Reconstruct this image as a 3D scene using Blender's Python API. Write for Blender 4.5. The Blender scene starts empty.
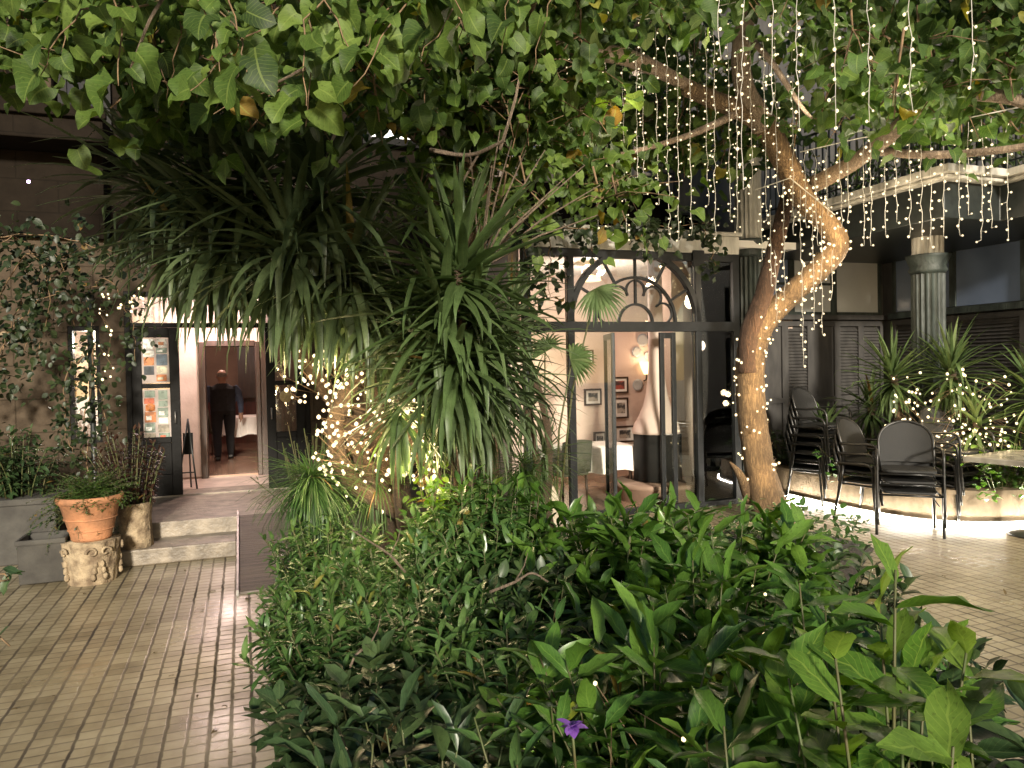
import bpy, bmesh, math, random
import numpy as np
from mathutils import Vector, Matrix, Euler
random.seed(7); rng = np.random.default_rng(7)
R_ = math.radians
S = bpy.context.scene
COL = S.collection

# ------------------------------------------------------------------ camera, world, sun, exposure
CAM_H = 1.95; F = 740.0; PITCH = R_(-1.25); ROLL = R_(1.2); TH = R_(20.0)
cd = bpy.data.cameras.new("camera"); cam = bpy.data.objects.new("camera", cd); COL.objects.link(cam)
cam.location = (0, 0, CAM_H); cam.rotation_euler = (math.pi/2 + PITCH, ROLL, 0)
cd.sensor_width = 36; cd.lens = F/1024*36; cd.clip_start = 0.05; cd.clip_end = 500
S.camera = cam
W = bpy.data.worlds.new("World"); S.world = W; W.use_nodes = True
SUN_EL = R_(15); SUN_AZ = R_(168)           # azimuth measured from +Y clockwise: behind the camera, a little right
wn = W.node_tree; bg = wn.nodes["Background"]
sky = wn.nodes.new("ShaderNodeTexSky"); sky.sky_type = 'NISHITA'; sky.sun_disc = False
sky.sun_elevation = SUN_EL; sky.sun_rotation = SUN_AZ
wn.links.new(sky.outputs[0], bg.inputs[0]); bg.inputs[1].default_value = 0.05
sl = bpy.data.lights.new("sun", 'SUN'); sun = bpy.data.objects.new("sun", sl); COL.objects.link(sun)
sl.energy = 3.3; sl.angle = R_(5); sl.color = (1.0, 0.91, 0.76)
_dir = Vector((math.sin(SUN_AZ)*math.cos(SUN_EL), math.cos(SUN_AZ)*math.cos(SUN_EL), math.sin(SUN_EL)))
sun.rotation_euler = _dir.to_track_quat('Z', 'Y').to_euler()
S.view_settings.view_transform = 'Standard'; S.view_settings.look = 'None'
S.view_settings.exposure = 1.2; S.view_settings.gamma = 1; S.view_settings.use_curve_mapping = False
S.render.engine = 'CYCLES'
S.cycles.use_denoising = True
S.cycles.max_bounces = 7; S.cycles.transparent_max_bounces = 12; S.cycles.diffuse_bounces = 3
S.cycles.glossy_bounces = 3; S.cycles.transmission_bounces = 4
S.cycles.sample_clamp_indirect = 3.0; S.cycles.caustics_reflective = False; S.cycles.caustics_refractive = False

# ------------------------------------------------------------------ coordinates
RV = Vector((math.cos(TH), math.sin(TH), 0)); DV = Vector((-math.sin(TH), math.cos(TH), 0))
def wor(r, d, z=0): return RV*r + DV*d + Vector((0, 0, z))
def at(x, y, Y):
    """world point seen at picture position x, y and lying Y metres in front of the camera"""
    M = cam.rotation_euler.to_matrix()
    v = M @ Vector(((x-512)/F, (384-y)/F, -1.0))
    return Vector((0, 0, CAM_H)) + v*(Y/v.y)

# ------------------------------------------------------------------ mesh builder
class MB:
    def __init__(s): s.v = []; s.f = []; s.m = []; s.sm = []; s.mi = 0
    def add(s, vs, fs, smooth=False):
        o = len(s.v); s.v += [tuple(v) for v in vs]
        for f in fs: s.f.append(tuple(i+o for i in f)); s.m.append(s.mi); s.sm.append(smooth)
    def box(s, x0, x1, y0, y1, z0, z1, M=None):
        vs = [Vector((x, y, z)) for z in (z0, z1) for x, y in ((x0, y0), (x1, y0), (x1, y1), (x0, y1))]
        if M is not None: vs = [M @ v for v in vs]
        s.add(vs, [(0, 3, 2, 1), (4, 5, 6, 7), (0, 1, 5, 4), (1, 2, 6, 5), (2, 3, 7, 6), (3, 0, 4, 7)])
        return s
    def tube(s, pts, rad, n=8, caps=True, jit=0.0):
        pts = [Vector(p) for p in pts]
        if not hasattr(rad, '__len__'): rad = [rad]*len(pts)
        o = []; up = None
        for i, p in enumerate(pts):
            t = (pts[min(i+1, len(pts)-1)] - pts[max(i-1, 0)])
            t = t.normalized() if t.length > 1e-9 else Vector((0, 0, 1))
            if up is None:
                up = t.orthogonal().normalized()
            else:
                up = (up - t*up.dot(t)); up = up.normalized() if up.length > 1e-6 else t.orthogonal().normalized()
            b = t.cross(up)
            for k in range(n):
                a = 2*math.pi*k/n
                rr = rad[i]*(1 + (random.uniform(-jit, jit) if jit else 0))
                o.append(p + up*(math.cos(a)*rr) + b*(math.sin(a)*rr))
        fs = []
        for i in range(len(pts)-1):
            for k in range(n):
                k2 = (k+1) % n
                fs.append((i*n+k, i*n+k2, (i+1)*n+k2, (i+1)*n+k))
        if caps:
            fs.append(tuple(reversed(range(n)))); L = (len(pts)-1)*n; fs.append(tuple(L+k for k in range(n)))
        s.add(o, fs, True); return s
    def lathe(s, prof, n=24, c=(0, 0, 0), flute=0.0, nf=20, smooth=True):
        o = []
        for r, z in prof:
            for k in range(n):
                a = 2*math.pi*k/n
                rr = r*(1 - flute*abs(math.sin(a*nf/2))) if flute else r
                o.append((c[0]+rr*math.cos(a), c[1]+rr*math.sin(a), c[2]+z))
        fs = [(i*n+k, i*n+(k+1) % n, (i+1)*n+(k+1) % n, (i+1)*n+k) for i in range(len(prof)-1) for k in range(n)]
        fs.append(tuple(reversed(range(n)))); L = (len(prof)-1)*n; fs.append(tuple(L+k for k in range(n)))
        s.add(o, fs, smooth); return s
    def prism(s, poly, z0, z1):
        n = len(poly)
        vs = [(x, y, z0) for x, y in poly] + [(x, y, z1) for x, y in poly]
        fs = [tuple(reversed(range(n))), tuple(range(n, 2*n))] + [(i, (i+1) % n, n+(i+1) % n, n+i) for i in range(n)]
        s.add(vs, fs); return s
    def ball(s, c, r, sub=1, sc=(1, 1, 1)):
        bm = bmesh.new(); bmesh.ops.create_icosphere(bm, subdivisions=sub, radius=1)
        vs = [(c[0]+v.co.x*r*sc[0], c[1]+v.co.y*r*sc[1], c[2]+v.co.z*r*sc[2]) for v in bm.verts]
        fs = [tuple(v.index for v in f.verts) for f in bm.faces]; bm.free()
        s.add(vs, fs, True); return s
    def arc(s, c, r, a0, a1, w, dpt, n=24):
        """flat bar bent to an arc in the local x-z plane, centred on c"""
        vs = []; h = w/2
        for i in range(n+1):
            a = a0+(a1-a0)*i/n
            for rr, yy in ((r-h, -dpt/2), (r+h, -dpt/2), (r+h, dpt/2), (r-h, dpt/2)):
                vs.append((c[0]+rr*math.cos(a), c[1]+yy, c[2]+rr*math.sin(a)))
        fs = [(i*4+k, i*4+(k+1) % 4, i*4+4+(k+1) % 4, i*4+4+k) for i in range(n) for k in range(4)]
        fs += [(3, 2, 1, 0), tuple(n*4+k for k in range(4))]
        s.add(vs, fs); return s
    def build(s, name, mats, parent=None, loc=None, rotz=None, bevel=0):
        me = bpy.data.meshes.new(name); me.from_pydata(s.v, [], s.f)
        for m in (mats if isinstance(mats, (list, tuple)) else [mats]): me.materials.append(m)
        me.polygons.foreach_set("material_index", s.m); me.polygons.foreach_set("use_smooth", s.sm)
        bm = bmesh.new(); bm.from_mesh(me); bmesh.ops.recalc_face_normals(bm, faces=bm.faces); bm.to_mesh(me); bm.free()
        o = bpy.data.objects.new(name, me); COL.objects.link(o)
        if parent: o.parent = parent
        if loc is not None: o.location = loc
        if rotz is not None: o.rotation_euler = (0, 0, rotz)
        if bevel:
            b = o.modifiers.new("bevel", 'BEVEL'); b.width = bevel; b.segments = 2; b.limit_method = 'ANGLE'
        return o
def tag(o, label=None, cat=None, group=None, kind=None):
    if label: o["label"] = label
    if cat: o["category"] = cat
    if group: o["group"] = group
    if kind: o["kind"] = kind
    return o
def thing(name, label, cat, loc=(0, 0, 0), rotz=0, group=None):
    o = bpy.data.objects.new(name, None); COL.objects.link(o); o.empty_display_size = 0.1
    o.location = loc; o.rotation_euler = (0, 0, rotz)
    return tag(o, label, cat, group)
def copy_tree(o, parent=None):
    c = o.copy(); COL.objects.link(c)
    if parent: c.parent = parent
    for ch in list(o.children): copy_tree(ch, c)
    return c
def lamp(name, loc, power, color, radius=0.06, parent=None):
    l = bpy.data.lights.new(name, 'POINT'); l.energy = power; l.color = color; l.shadow_soft_size = radius
    o = bpy.data.objects.new(name, l); COL.objects.link(o); o.location = loc
    if parent: o.parent = parent
    return o

# ------------------------------------------------------------------ materials
def nt(name):
    m = bpy.data.materials.new(name); m.use_nodes = True
    t = m.node_tree; return m, t, t.nodes["Principled BSDF"]
def N(t, typ, **kw):
    n = t.nodes.new(typ)
    for k, v in kw.items():
        if k.startswith('i_'):
            key = k[2:]; key = int(key) if key.isdigit() else key.replace('_', ' ')
            n.inputs[key].default_value = v
        else: setattr(n, k, v)
    return n
def ramp(t, fac, stops):
    n = t.nodes.new("ShaderNodeValToRGB"); e = n.color_ramp.elements
    while len(e) < len(stops): e.new(0.5)
    for i, (p, c) in enumerate(stops): e[i].position = p; e[i].color = (*c, 1)
    t.links.new(fac, n.inputs[0]); return n
def mathn(t, op, a, b=None, c=None):
    n = t.nodes.new("ShaderNodeMath"); n.operation = op
    for i, x in enumerate((a, b, c)):
        if x is None: continue
        if hasattr(x, 'is_linked') or hasattr(x, 'node'): t.links.new(x, n.inputs[i])
        else: n.inputs[i].default_value = x
    return n.outputs[0]
def simple(name, c1, c2=None, rough=0.6, scale=6, bump=0.0, bscale=None, metal=0.0, spec=0.5, stretch=(1, 1, 1), detail=6, lo=.35, hi=.65):
    m, t, b = nt(name)
    b.inputs["Roughness"].default_value = rough; b.inputs["Metallic"].default_value = metal
    b.inputs["Specular IOR Level"].default_value = spec
    c2 = c2 or tuple(x*.75 for x in c1)
    tc = N(t, "ShaderNodeTexCoord"); mp = N(t, "ShaderNodeMapping"); mp.inputs["Scale"].default_value = stretch
    t.links.new(tc.outputs["Object"], mp.inputs[0])
    nz = N(t, "ShaderNodeTexNoise"); nz.inputs["Scale"].default_value = scale; nz.inputs["Detail"].default_value = detail
    t.links.new(mp.outputs[0], nz.inputs["Vector"])
    rp = ramp(t, nz.outputs["Fac"], [(lo, c2), (hi, c1)]); t.links.new(rp.outputs[0], b.inputs["Base Color"])
    if bump:
        n2 = N(t, "ShaderNodeTexNoise"); n2.inputs["Scale"].default_value = bscale or scale*4; n2.inputs["Detail"].default_value = 8
        t.links.new(mp.outputs[0], n2.inputs["Vector"])
        bp = N(t, "ShaderNodeBump"); bp.inputs["Strength"].default_value = bump; bp.inputs["Distance"].default_value = 0.03
        t.links.new(n2.outputs["Fac"], bp.inputs["Height"]); t.links.new(bp.outputs[0], b.inputs["Normal"])
    return m
def emit(name, color, strength, sampled=False):
    m, t, b = nt(name); t.nodes.remove(b)
    e = N(t, "ShaderNodeEmission"); e.inputs[0].default_value = (*color, 1); e.inputs[1].default_value = strength
    t.links.new(e.outputs[0], t.nodes["Material Output"].inputs[0])
    if not sampled: m.cycles.emission_sampling = 'NONE'
    return m
def glassmat(name, tint=(.93, .95, .93), dirt=.0):
    m, t, b = nt(name); t.nodes.remove(b)
    tr = N(t, "ShaderNodeBsdfTransparent"); tr.inputs[0].default_value = (*tint, 1)
    gl = N(t, "ShaderNodeBsdfGlossy"); gl.inputs["Roughness"].default_value = .015
    fr = N(t, "ShaderNodeFresnel"); fr.inputs[0].default_value = 1.75
    mx = N(t, "ShaderNodeMixShader")
    t.links.new(fr.outputs[0], mx.inputs[0]); t.links.new(tr.outputs[0], mx.inputs[1]); t.links.new(gl.outputs[0], mx.inputs[2])
    t.links.new(mx.outputs[0], t.nodes["Material Output"].inputs[0]); return m
def leafmat(name, dark, mid, light, rough=.42, trans=.28, vein=.35, spec=.5, nveins=9.):
    """leaf with a paler midrib and side veins; each leaf gets its own tone from the 'rnd' attribute"""
    m, t, b = nt(name)
    at_ = N(t, "ShaderNodeAttribute", attribute_name="rnd")
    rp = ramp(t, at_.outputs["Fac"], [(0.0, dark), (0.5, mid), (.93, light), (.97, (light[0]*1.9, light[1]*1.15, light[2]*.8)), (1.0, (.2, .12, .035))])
    uv = N(t, "ShaderNodeUVMap"); uv.uv_map = "uv"
    sp = N(t, "ShaderNodeSeparateXYZ"); t.links.new(uv.outputs[0], sp.inputs[0])
    off = mathn(t, 'ABSOLUTE', mathn(t, 'SUBTRACT', sp.outputs[1], .5))
    mid_ = mathn(t, 'LESS_THAN', off, .03)
    ph = mathn(t, 'FRACT', mathn(t, 'SUBTRACT', mathn(t, 'MULTIPLY', sp.outputs[0], nveins), mathn(t, 'MULTIPLY', off, 5.0)))
    side = mathn(t, 'MULTIPLY', mathn(t, 'LESS_THAN', ph, .12), .6)
    v = mathn(t, 'MULTIPLY', mathn(t, 'MAXIMUM', mid_, side), vein)
    nz = N(t, "ShaderNodeTexNoise"); nz.inputs["Scale"].default_value = 14
    tc = N(t, "ShaderNodeTexCoord"); t.links.new(tc.outputs["Object"], nz.inputs["Vector"])
    mm = N(t, "ShaderNodeMix", data_type='RGBA'); mm.blend_type = 'MULTIPLY'; mm.inputs["Factor"].default_value = .55
    t.links.new(rp.outputs[0], mm.inputs["A"])
    r2 = ramp(t, nz.outputs["Fac"], [(.3, (.5, .5, .45)), (.7, (1, 1, 1))]); t.links.new(r2.outputs[0], mm.inputs["B"])
    sn = N(t, "ShaderNodeTexNoise"); sn.inputs["Scale"].default_value = 85; sn.inputs["Detail"].default_value = 3; t.links.new(tc.outputs["Object"], sn.inputs["Vector"])
    sr = ramp(t, sn.outputs["Fac"], [(.3, (.55, .5, .4)), (.42, (.95, .95, .9)), (.7, (1.08, 1.06, 1.0))]); ms = N(t, "ShaderNodeMix", data_type='RGBA'); ms.blend_type = 'MULTIPLY'; ms.inputs["Factor"].default_value = .8
    t.links.new(mm.outputs["Result"], ms.inputs["A"]); t.links.new(sr.outputs[0], ms.inputs["B"])
    mv = N(t, "ShaderNodeMix", data_type='RGBA'); t.links.new(v, mv.inputs["Factor"])
    t.links.new(ms.outputs["Result"], mv.inputs["A"]); mv.inputs["B"].default_value = (light[0]*1.5+.02, light[1]*1.35+.02, light[2]*1.4+.01, 1)
    t.links.new(mv.outputs["Result"], b.inputs["Base Color"])
    b.inputs["Roughness"].default_value = rough; b.inputs["Specular IOR Level"].default_value = spec
    bp = N(t, "ShaderNodeBump"); bp.inputs["Strength"].default_value = .25; bp.inputs["Distance"].default_value = .004
    t.links.new(mathn(t, 'SUBTRACT', 1.0, mathn(t, 'MAXIMUM', mid_, side)), bp.inputs["Height"]); t.links.new(bp.outputs[0], b.inputs["Normal"])
    tl = N(t, "ShaderNodeBsdfTranslucent"); hs = N(t, "ShaderNodeHueSaturation"); hs.inputs["Value"].default_value = 1.5; hs.inputs["Saturation"].default_value = 1.15
    t.links.new(mv.outputs["Result"], hs.inputs["Color"]); t.links.new(hs.outputs[0], tl.inputs[0])
    mx = N(t, "ShaderNodeMixShader"); mx.inputs[0].default_value = trans
    t.links.new(b.outputs[0], mx.inputs[1]); t.links.new(tl.outputs[0], mx.inputs[2])
    t.links.new(mx.outputs[0], t.nodes["Material Output"].inputs[0]); return m

def tilemat():
    m, t, b = nt("patio tiles")
    tc = N(t, "ShaderNodeTexCoord"); sp = N(t, "ShaderNodeSeparateXYZ"); t.links.new(tc.outputs["Object"], sp.inputs[0])
    wob = N(t, "ShaderNodeTexNoise"); wob.inputs["Scale"].default_value = 9; wob.inputs["Detail"].default_value = 4
    t.links.new(tc.outputs["Object"], wob.inputs["Vector"])
    wv = mathn(t, 'MULTIPLY', mathn(t, 'SUBTRACT', wob.outputs["Fac"], .5), .022)
    def lines(c, period, width):
        ph = mathn(t, 'FRACT', mathn(t, 'DIVIDE', mathn(t, 'ADD', c, wv), period))
        d = mathn(t, 'MULTIPLY', mathn(t, 'SUBTRACT', .5, mathn(t, 'ABSOLUTE', mathn(t, 'SUBTRACT', ph, .5))), period)
        n = N(t, "ShaderNodeMapRange"); n.interpolation_type = 'SMOOTHSTEP'
        n.inputs["From Min"].default_value = width*.35; n.inputs["From Max"].default_value = width; n.inputs["To Min"].default_value = 1; n.inputs["To Max"].default_value = 0
        t.links.new(d, n.inputs["Value"]); return n.outputs[0]
    shx = mathn(t, 'ADD', sp.outputs[0], .112)
    X1 = lines(sp.outputs[0], .224, .0135); X2 = mathn(t, 'MULTIPLY', lines(shx, .224, .013), .75)
    Y1 = mathn(t, 'MULTIPLY', lines(sp.outputs[1], .2, .010), .62); Y2 = mathn(t, 'MULTIPLY', lines(mathn(t, 'ADD', sp.outputs[1], .1), .2, .011), .6)
    g = mathn(t, 'MAXIMUM', mathn(t, 'MAXIMUM', X1, X2), mathn(t, 'MAXIMUM', Y1, Y2))
    # worn patches lose some of the groove darkness
    wr = N(t, "ShaderNodeTexNoise"); wr.inputs["Scale"].default_value = 1.3; wr.inputs["Detail"].default_value = 6
    t.links.new(tc.outputs["Object"], wr.inputs["Vector"])
    wrm = N(t, "ShaderNodeMapRange"); wrm.inputs["From Min"].default_value = .35; wrm.inputs["From Max"].default_value = .65; wrm.inputs["To Min"].default_value = .55; wrm.inputs["To Max"].default_value = 1
    t.links.new(wr.outputs["Fac"], wrm.inputs["Value"])
    g = mathn(t, 'MULTIPLY', g, wrm.outputs[0])
    # each tile its own tone
    fl = N(t, "ShaderNodeCombineXYZ")
    t.links.new(mathn(t, 'FLOOR', mathn(t, 'DIVIDE', sp.outputs[0], .224)), fl.inputs[0]); t.links.new(mathn(t, 'FLOOR', mathn(t, 'DIVIDE', sp.outputs[1], .2)), fl.inputs[1])
    wh = N(t, "ShaderNodeTexWhiteNoise"); wh.noise_dimensions = '2D'; t.links.new(fl.outputs[0], wh.inputs["Vector"])
    n1 = N(t, "ShaderNodeTexNoise"); n1.inputs["Scale"].default_value = 5; n1.inputs["Detail"].default_value = 9; n1.inputs["Roughness"].default_value = .65
    t.links.new(tc.outputs["Object"], n1.inputs["Vector"])
    tone = mathn(t, 'ADD', mathn(t, 'MULTIPLY', wh.outputs["Value"], .28), mathn(t, 'MULTIPLY', n1.outputs["Fac"], .8))
    rp = ramp(t, tone, [(.25, (.16, .128, .075)), (.55, (.30, .248, .155)), (.85, (.42, .36, .24))])
    mx = N(t, "ShaderNodeMix", data_type='RGBA'); t.links.new(g, mx.inputs["Factor"]); t.links.new(rp.outputs[0], mx.inputs["A"])
    mx.inputs["B"].default_value = (.035, .024, .016, 1); t.links.new(mx.outputs["Result"], b.inputs["Base Color"])
    rr = N(t, "ShaderNodeMapRange"); rr.inputs["From Min"].default_value = .3; rr.inputs["From Max"].default_value = .7; rr.inputs["To Min"].default_value = .22; rr.inputs["To Max"].default_value = .48
    t.links.new(wr.outputs["Fac"], rr.inputs["Value"])
    t.links.new(mathn(t, 'ADD', rr.outputs[0], mathn(t, 'MULTIPLY', g, .4)), b.inputs["Roughness"])
    bp = N(t, "ShaderNodeBump"); bp.inputs["Strength"].default_value = .5; bp.inputs["Distance"].default_value = .004
    hgt = mathn(t, 'ADD', mathn(t, 'SUBTRACT', 1.0, g), mathn(t, 'MULTIPLY', n1.outputs["Fac"], .25))
    t.links.new(hgt, bp.inputs["Height"]); t.links.new(bp.outputs[0], b.inputs["Normal"])
    return m
def stonewall(name, c1, c2, mortar, sx=.55, sy=.28, bump=.5):
    m, t, b = nt(name)
    tc = N(t, "ShaderNodeTexCoord"); sp = N(t, "ShaderNodeSeparateXYZ"); t.links.new(tc.outputs["Object"], sp.inputs[0])
    cb = N(t, "ShaderNodeCombineXYZ"); t.links.new(mathn(t, 'ADD', sp.outputs[0], sp.outputs[1]), cb.inputs[0]); t.links.new(sp.outputs[2], cb.inputs[1])
    br = N(t, "ShaderNodeTexBrick"); br.inputs["Scale"].default_value = 1; br.inputs["Brick Width"].default_value = sx; br.inputs["Row Height"].default_value = sy
    br.inputs["Mortar Size"].default_value = .008; br.inputs["Mortar Smooth"].default_value = .4
    br.inputs["Color1"].default_value = (*c1, 1); br.inputs["Color2"].default_value = (*c2, 1); br.inputs["Mortar"].default_value = (*mortar, 1)
    t.links.new(cb.outputs[0], br.inputs["Vector"])
    nz = N(t, "ShaderNodeTexNoise"); nz.inputs["Scale"].default_value = 5; nz.inputs["Detail"].default_value = 10; nz.inputs["Roughness"].default_value = .7
    t.links.new(tc.outputs["Object"], nz.inputs["Vector"])
    mm = N(t, "ShaderNodeMix", data_type='RGBA'); mm.blend_type = 'MULTIPLY'; mm.inputs["Factor"].default_value = .9
    r2 = ramp(t, nz.outputs["Fac"], [(.3, (.45, .42, .4)), (.7, (1, 1, 1))])
    t.links.new(br.outputs["Color"], mm.inputs["A"]); t.links.new(r2.outputs[0], mm.inputs["B"]); t.links.new(mm.outputs["Result"], b.inputs["Base Color"])
    b.inputs["Roughness"].default_value = .9; b.inputs["Specular IOR Level"].default_value = .12
    bp = N(t, "ShaderNodeBump"); bp.inputs["Strength"].default_value = bump; bp.inputs["Distance"].default_value = .015
    t.links.new(mathn(t, 'SUBTRACT', nz.outputs["Fac"], mathn(t, 'MULTIPLY', br.outputs["Fac"], .6)), bp.inputs["Height"]); t.links.new(bp.outputs[0], b.inputs["Normal"])
    return m
def barkmat(name, c1, c2, stretch=(1, 1, .18), scale=26, bump=1.0):
    m, t, b = nt(name); b.inputs["Roughness"].default_value = .9
    tc = N(t, "ShaderNodeTexCoord"); mp = N(t, "ShaderNodeMapping"); mp.inputs["Scale"].default_value = stretch; t.links.new(tc.outputs["Object"], mp.inputs[0])
    n1 = N(t, "ShaderNodeTexNoise"); n1.inputs["Scale"].default_value = scale; n1.inputs["Detail"].default_value = 9; n1.inputs["Roughness"].default_value = .7; n1.inputs["Distortion"].default_value = .6; t.links.new(mp.outputs[0], n1.inputs["Vector"])
    n2 = N(t, "ShaderNodeTexNoise"); n2.inputs["Scale"].default_value = 4; n2.inputs["Detail"].default_value = 5; t.links.new(tc.outputs["Object"], n2.inputs["Vector"])
    rid = mathn(t, 'ABSOLUTE', mathn(t, 'SUBTRACT', n1.outputs["Fac"], .5))
    h = mathn(t, 'MULTIPLY', rid, 5.0); mix = mathn(t, 'ADD', mathn(t, 'MULTIPLY', h, .75), mathn(t, 'MULTIPLY', n2.outputs["Fac"], .35))
    rp = ramp(t, mix, [(.12, c2), (.42, tuple(.5*(x+y) for x, y in zip(c1, c2))), (.85, c1)]); t.links.new(rp.outputs[0], b.inputs["Base Color"])
    bp = N(t, "ShaderNodeBump"); bp.inputs["Strength"].default_value = 1; bp.inputs["Distance"].default_value = .035*bump
    t.links.new(mathn(t, 'MINIMUM', h, 1.0), bp.inputs["Height"]); t.links.new(bp.outputs[0], b.inputs["Normal"]); return m

def blindmat():
    m, t, b = nt("thin white blind"); b.inputs["Base Color"].default_value = (.75, .68, .64, 1); b.inputs["Roughness"].default_value = .8
    tl = N(t, "ShaderNodeBsdfTranslucent"); tl.inputs[0].default_value = (.85, .74, .7, 1); mx = N(t, "ShaderNodeMixShader"); mx.inputs[0].default_value = .6
    t.links.new(b.outputs[0], mx.inputs[1]); t.links.new(tl.outputs[0], mx.inputs[2]); t.links.new(mx.outputs[0], t.nodes["Material Output"].inputs[0]); return m
M = {}
M['tile'] = tilemat()
M['soil'] = simple("soil", (.035, .025, .016), (.012, .009, .006), rough=1, scale=14, bump=.8)
M['stone'] = stonewall("facade stone", (.095, .072, .05), (.075, .056, .039), (.056, .042, .028), sx=.9, sy=.42, bump=.8)
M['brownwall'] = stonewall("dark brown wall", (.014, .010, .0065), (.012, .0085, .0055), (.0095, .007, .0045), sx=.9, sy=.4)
M['plaster'] = simple("pale plaster", (.62, .52, .44), (.5, .4, .33), rough=.85, scale=2.5, bump=.15, bscale=30)
M['pinkwall'] = simple("rose plaster", (.64, .5, .42), (.54, .41, .34), rough=.8, scale=1.5, bump=.1, bscale=20)
M['tanwall'] = simple("tan wall", (.26, .17, .12), (.2, .13, .09), rough=.8, scale=2)
M['hearth'] = simple("brown hearth render", (.3, .2, .145), (.22, .145, .1), rough=.7, scale=4)
M['white'] = simple("white paint", (.78, .75, .7), (.66, .63, .58), rough=.5, scale=3)
M['whitew'] = simple("weathered white paint", (.48, .46, .41), (.2, .19, .16), rough=.6, scale=7, bump=.2, stretch=(1, 1, .3))
M['blind'] = blindmat()
M['black'] = simple("black painted timber", (.005, .0045, .004), (.003, .0027, .0025), rough=.5, spec=.1, scale=8, bump=.08)
M['iron'] = simple("dark green iron", (.016, .02, .018), (.01, .012, .011), rough=.4, scale=10, bump=.06)
M['frame'] = simple("charcoal steel frame", (.013, .014, .015), (.008, .009, .0095), rough=.42, spec=.2, scale=12, bump=.05)
M['marble'] = simple("worn step marble", (.25, .21, .16), (.11, .09, .068), rough=.45, scale=6, bump=.25, bscale=24)
M['ramp'] = simple("worn ramp boards", (.11, .085, .065), (.045, .035, .028), rough=.55, scale=5, bump=.8, bscale=9, stretch=(.5, 9, 1))
M['steel'] = simple("galvanised plate", (.3, .29, .27), (.18, .17, .16), rough=.45, metal=.7, scale=9)
M['terra'] = simple("terracotta", (.42, .19, .09), (.25, .12, .06), rough=.8, scale=7, bump=.25, bscale=40)
M['carved'] = simple("weathered carved stone", (.36, .28, .18), (.13, .09, .055), rough=.9, scale=9, bump=.7, bscale=30)
M['grey'] = simple("grey cement", (.06, .056, .048), (.035, .032, .028), rough=.85, scale=5, bump=.2)
M['cement'] = simple("cream cement render", (.22, .165, .105), (.12, .09, .055), rough=.8, scale=6, bump=.25, stretch=(1, 1, .5))
M['shutter'] = simple("dark slatted timber", (.05, .047, .044), (.03, .028, .027), rough=.5, scale=10, stretch=(1, 1, .3))
M['patina'] = simple("green patina cast iron", (.04, .05, .045), (.014, .018, .016), rough=.5, spec=.3, scale=8, bump=.3, stretch=(1, 1, .4))
M['glass'] = glassmat("window glass"); M['bluepane'] = simple("dim blue window pane", (.13, .165, .24), (.105, .135, .2), rough=.08, scale=2)
M['dimpane'] = simple("dim curtained pane", (.03, .03, .034), (.02, .02, .024), rough=.7, scale=3, spec=.1); M['smoky'] = simple("pale pane with painted reflection", (.42, .43, .43), (.36, .37, .37), rough=.12, scale=1.6)  # smoky does not glow: its pale grey stands in for reflections on the panes
M['chair'] = simple("black woven mesh", (.009, .0085, .008), (.005, .005, .0045), rough=.6, scale=120, bump=.3)
M['tubeM'] = simple("dark aluminium tube", (.022, .021, .02), (.014, .014, .013), rough=.35, metal=.3, scale=20)
M['slab'] = simple("grey marble slab", (.42, .39, .33), (.2, .18, .15), rough=.2, scale=5, detail=12)
M['cloth'] = simple("white tablecloth", (.8, .75, .7), (.7, .65, .6), rough=.9, scale=4)
M['redwood'] = simple("dark red wainscot", (.10, .018, .012), (.06, .012, .008), rough=.4, scale=5, stretch=(4, 1, .4))
M['wood'] = simple("brown wood", (.055, .028, .016), (.03, .016, .009), rough=.45, scale=5, stretch=(6, 6, .5))
M['seatgreen'] = simple("olive seat fabric", (.10, .095, .06), (.07, .066, .042), rough=.9, scale=12)
M['hood'] = simple("white hood plaster", (.7, .54, .47), (.6, .46, .4), rough=.7, scale=3)
M['soot'] = simple("soot black", (.008, .007, .006), rough=.9)
M['polished'] = simple("polished floor", (.36, .24, .17), (.27, .17, .115), rough=.16, scale=2.5)
M['carpet'] = simple("entrance floor tiles", (.52, .42, .36), (.36, .29, .25), rough=.4, scale=5)
M['bark'] = barkmat("mulberry bark", (.40, .26, .13), (.085, .05, .026))
M['shadebark'] = barkmat("dark bark with painted shade", (.17, .085, .045), (.05, .028, .017))  # the second stem's unlit look is put into this darker red-brown
M['barkpale'] = barkmat("pale cut bark", (.5, .38, .27), (.2, .14, .095))
M['palmtrunk'] = barkmat("yucca trunk", (.2, .13, .07), (.07, .045, .025), stretch=(1, 1, 1), scale=30)
M['twig'] = simple("twig", (.22, .14, .075), (.1, .065, .035), rough=.85, scale=20)
M['greenstem'] = simple("green stem", (.06, .085, .025), (.07, .055, .02), rough=.6, scale=10)
M['wire'] = simple("pale light wire", (.55, .52, .45), rough=.6)
M['bulb'] = emit("warm bulb", (1.0, .78, .42), 1.5)
M['bulbw'] = emit("pale warm bulb", (1.0, .80, .47), .9)
M['led'] = emit("led strip", (1.0, .92, .78), 100.0, True)
M['lampglow'] = emit("lit lamp shade", (1.0, .66, .32), 1.6)
M['litwin'] = emit("lit window", (1.0, .93, .82), 2.2, True)
M['mulberry'] = leafmat("mulberry leaf", (.025, .05, .011), (.068, .12, .022), (.14, .205, .045), rough=.55, trans=.3, spec=.3)
M['mulbfar'] = leafmat("upper mulberry leaf", (.025, .045, .014), (.065, .12, .03), (.14, .2, .055), rough=.55, trans=.35, spec=.3)
M['yucca'] = leafmat("yucca leaf", (.045, .07, .03), (.09, .13, .06), (.155, .195, .1), spec=.35, rough=.4, trans=.18, vein=.1, nveins=0.)
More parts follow.
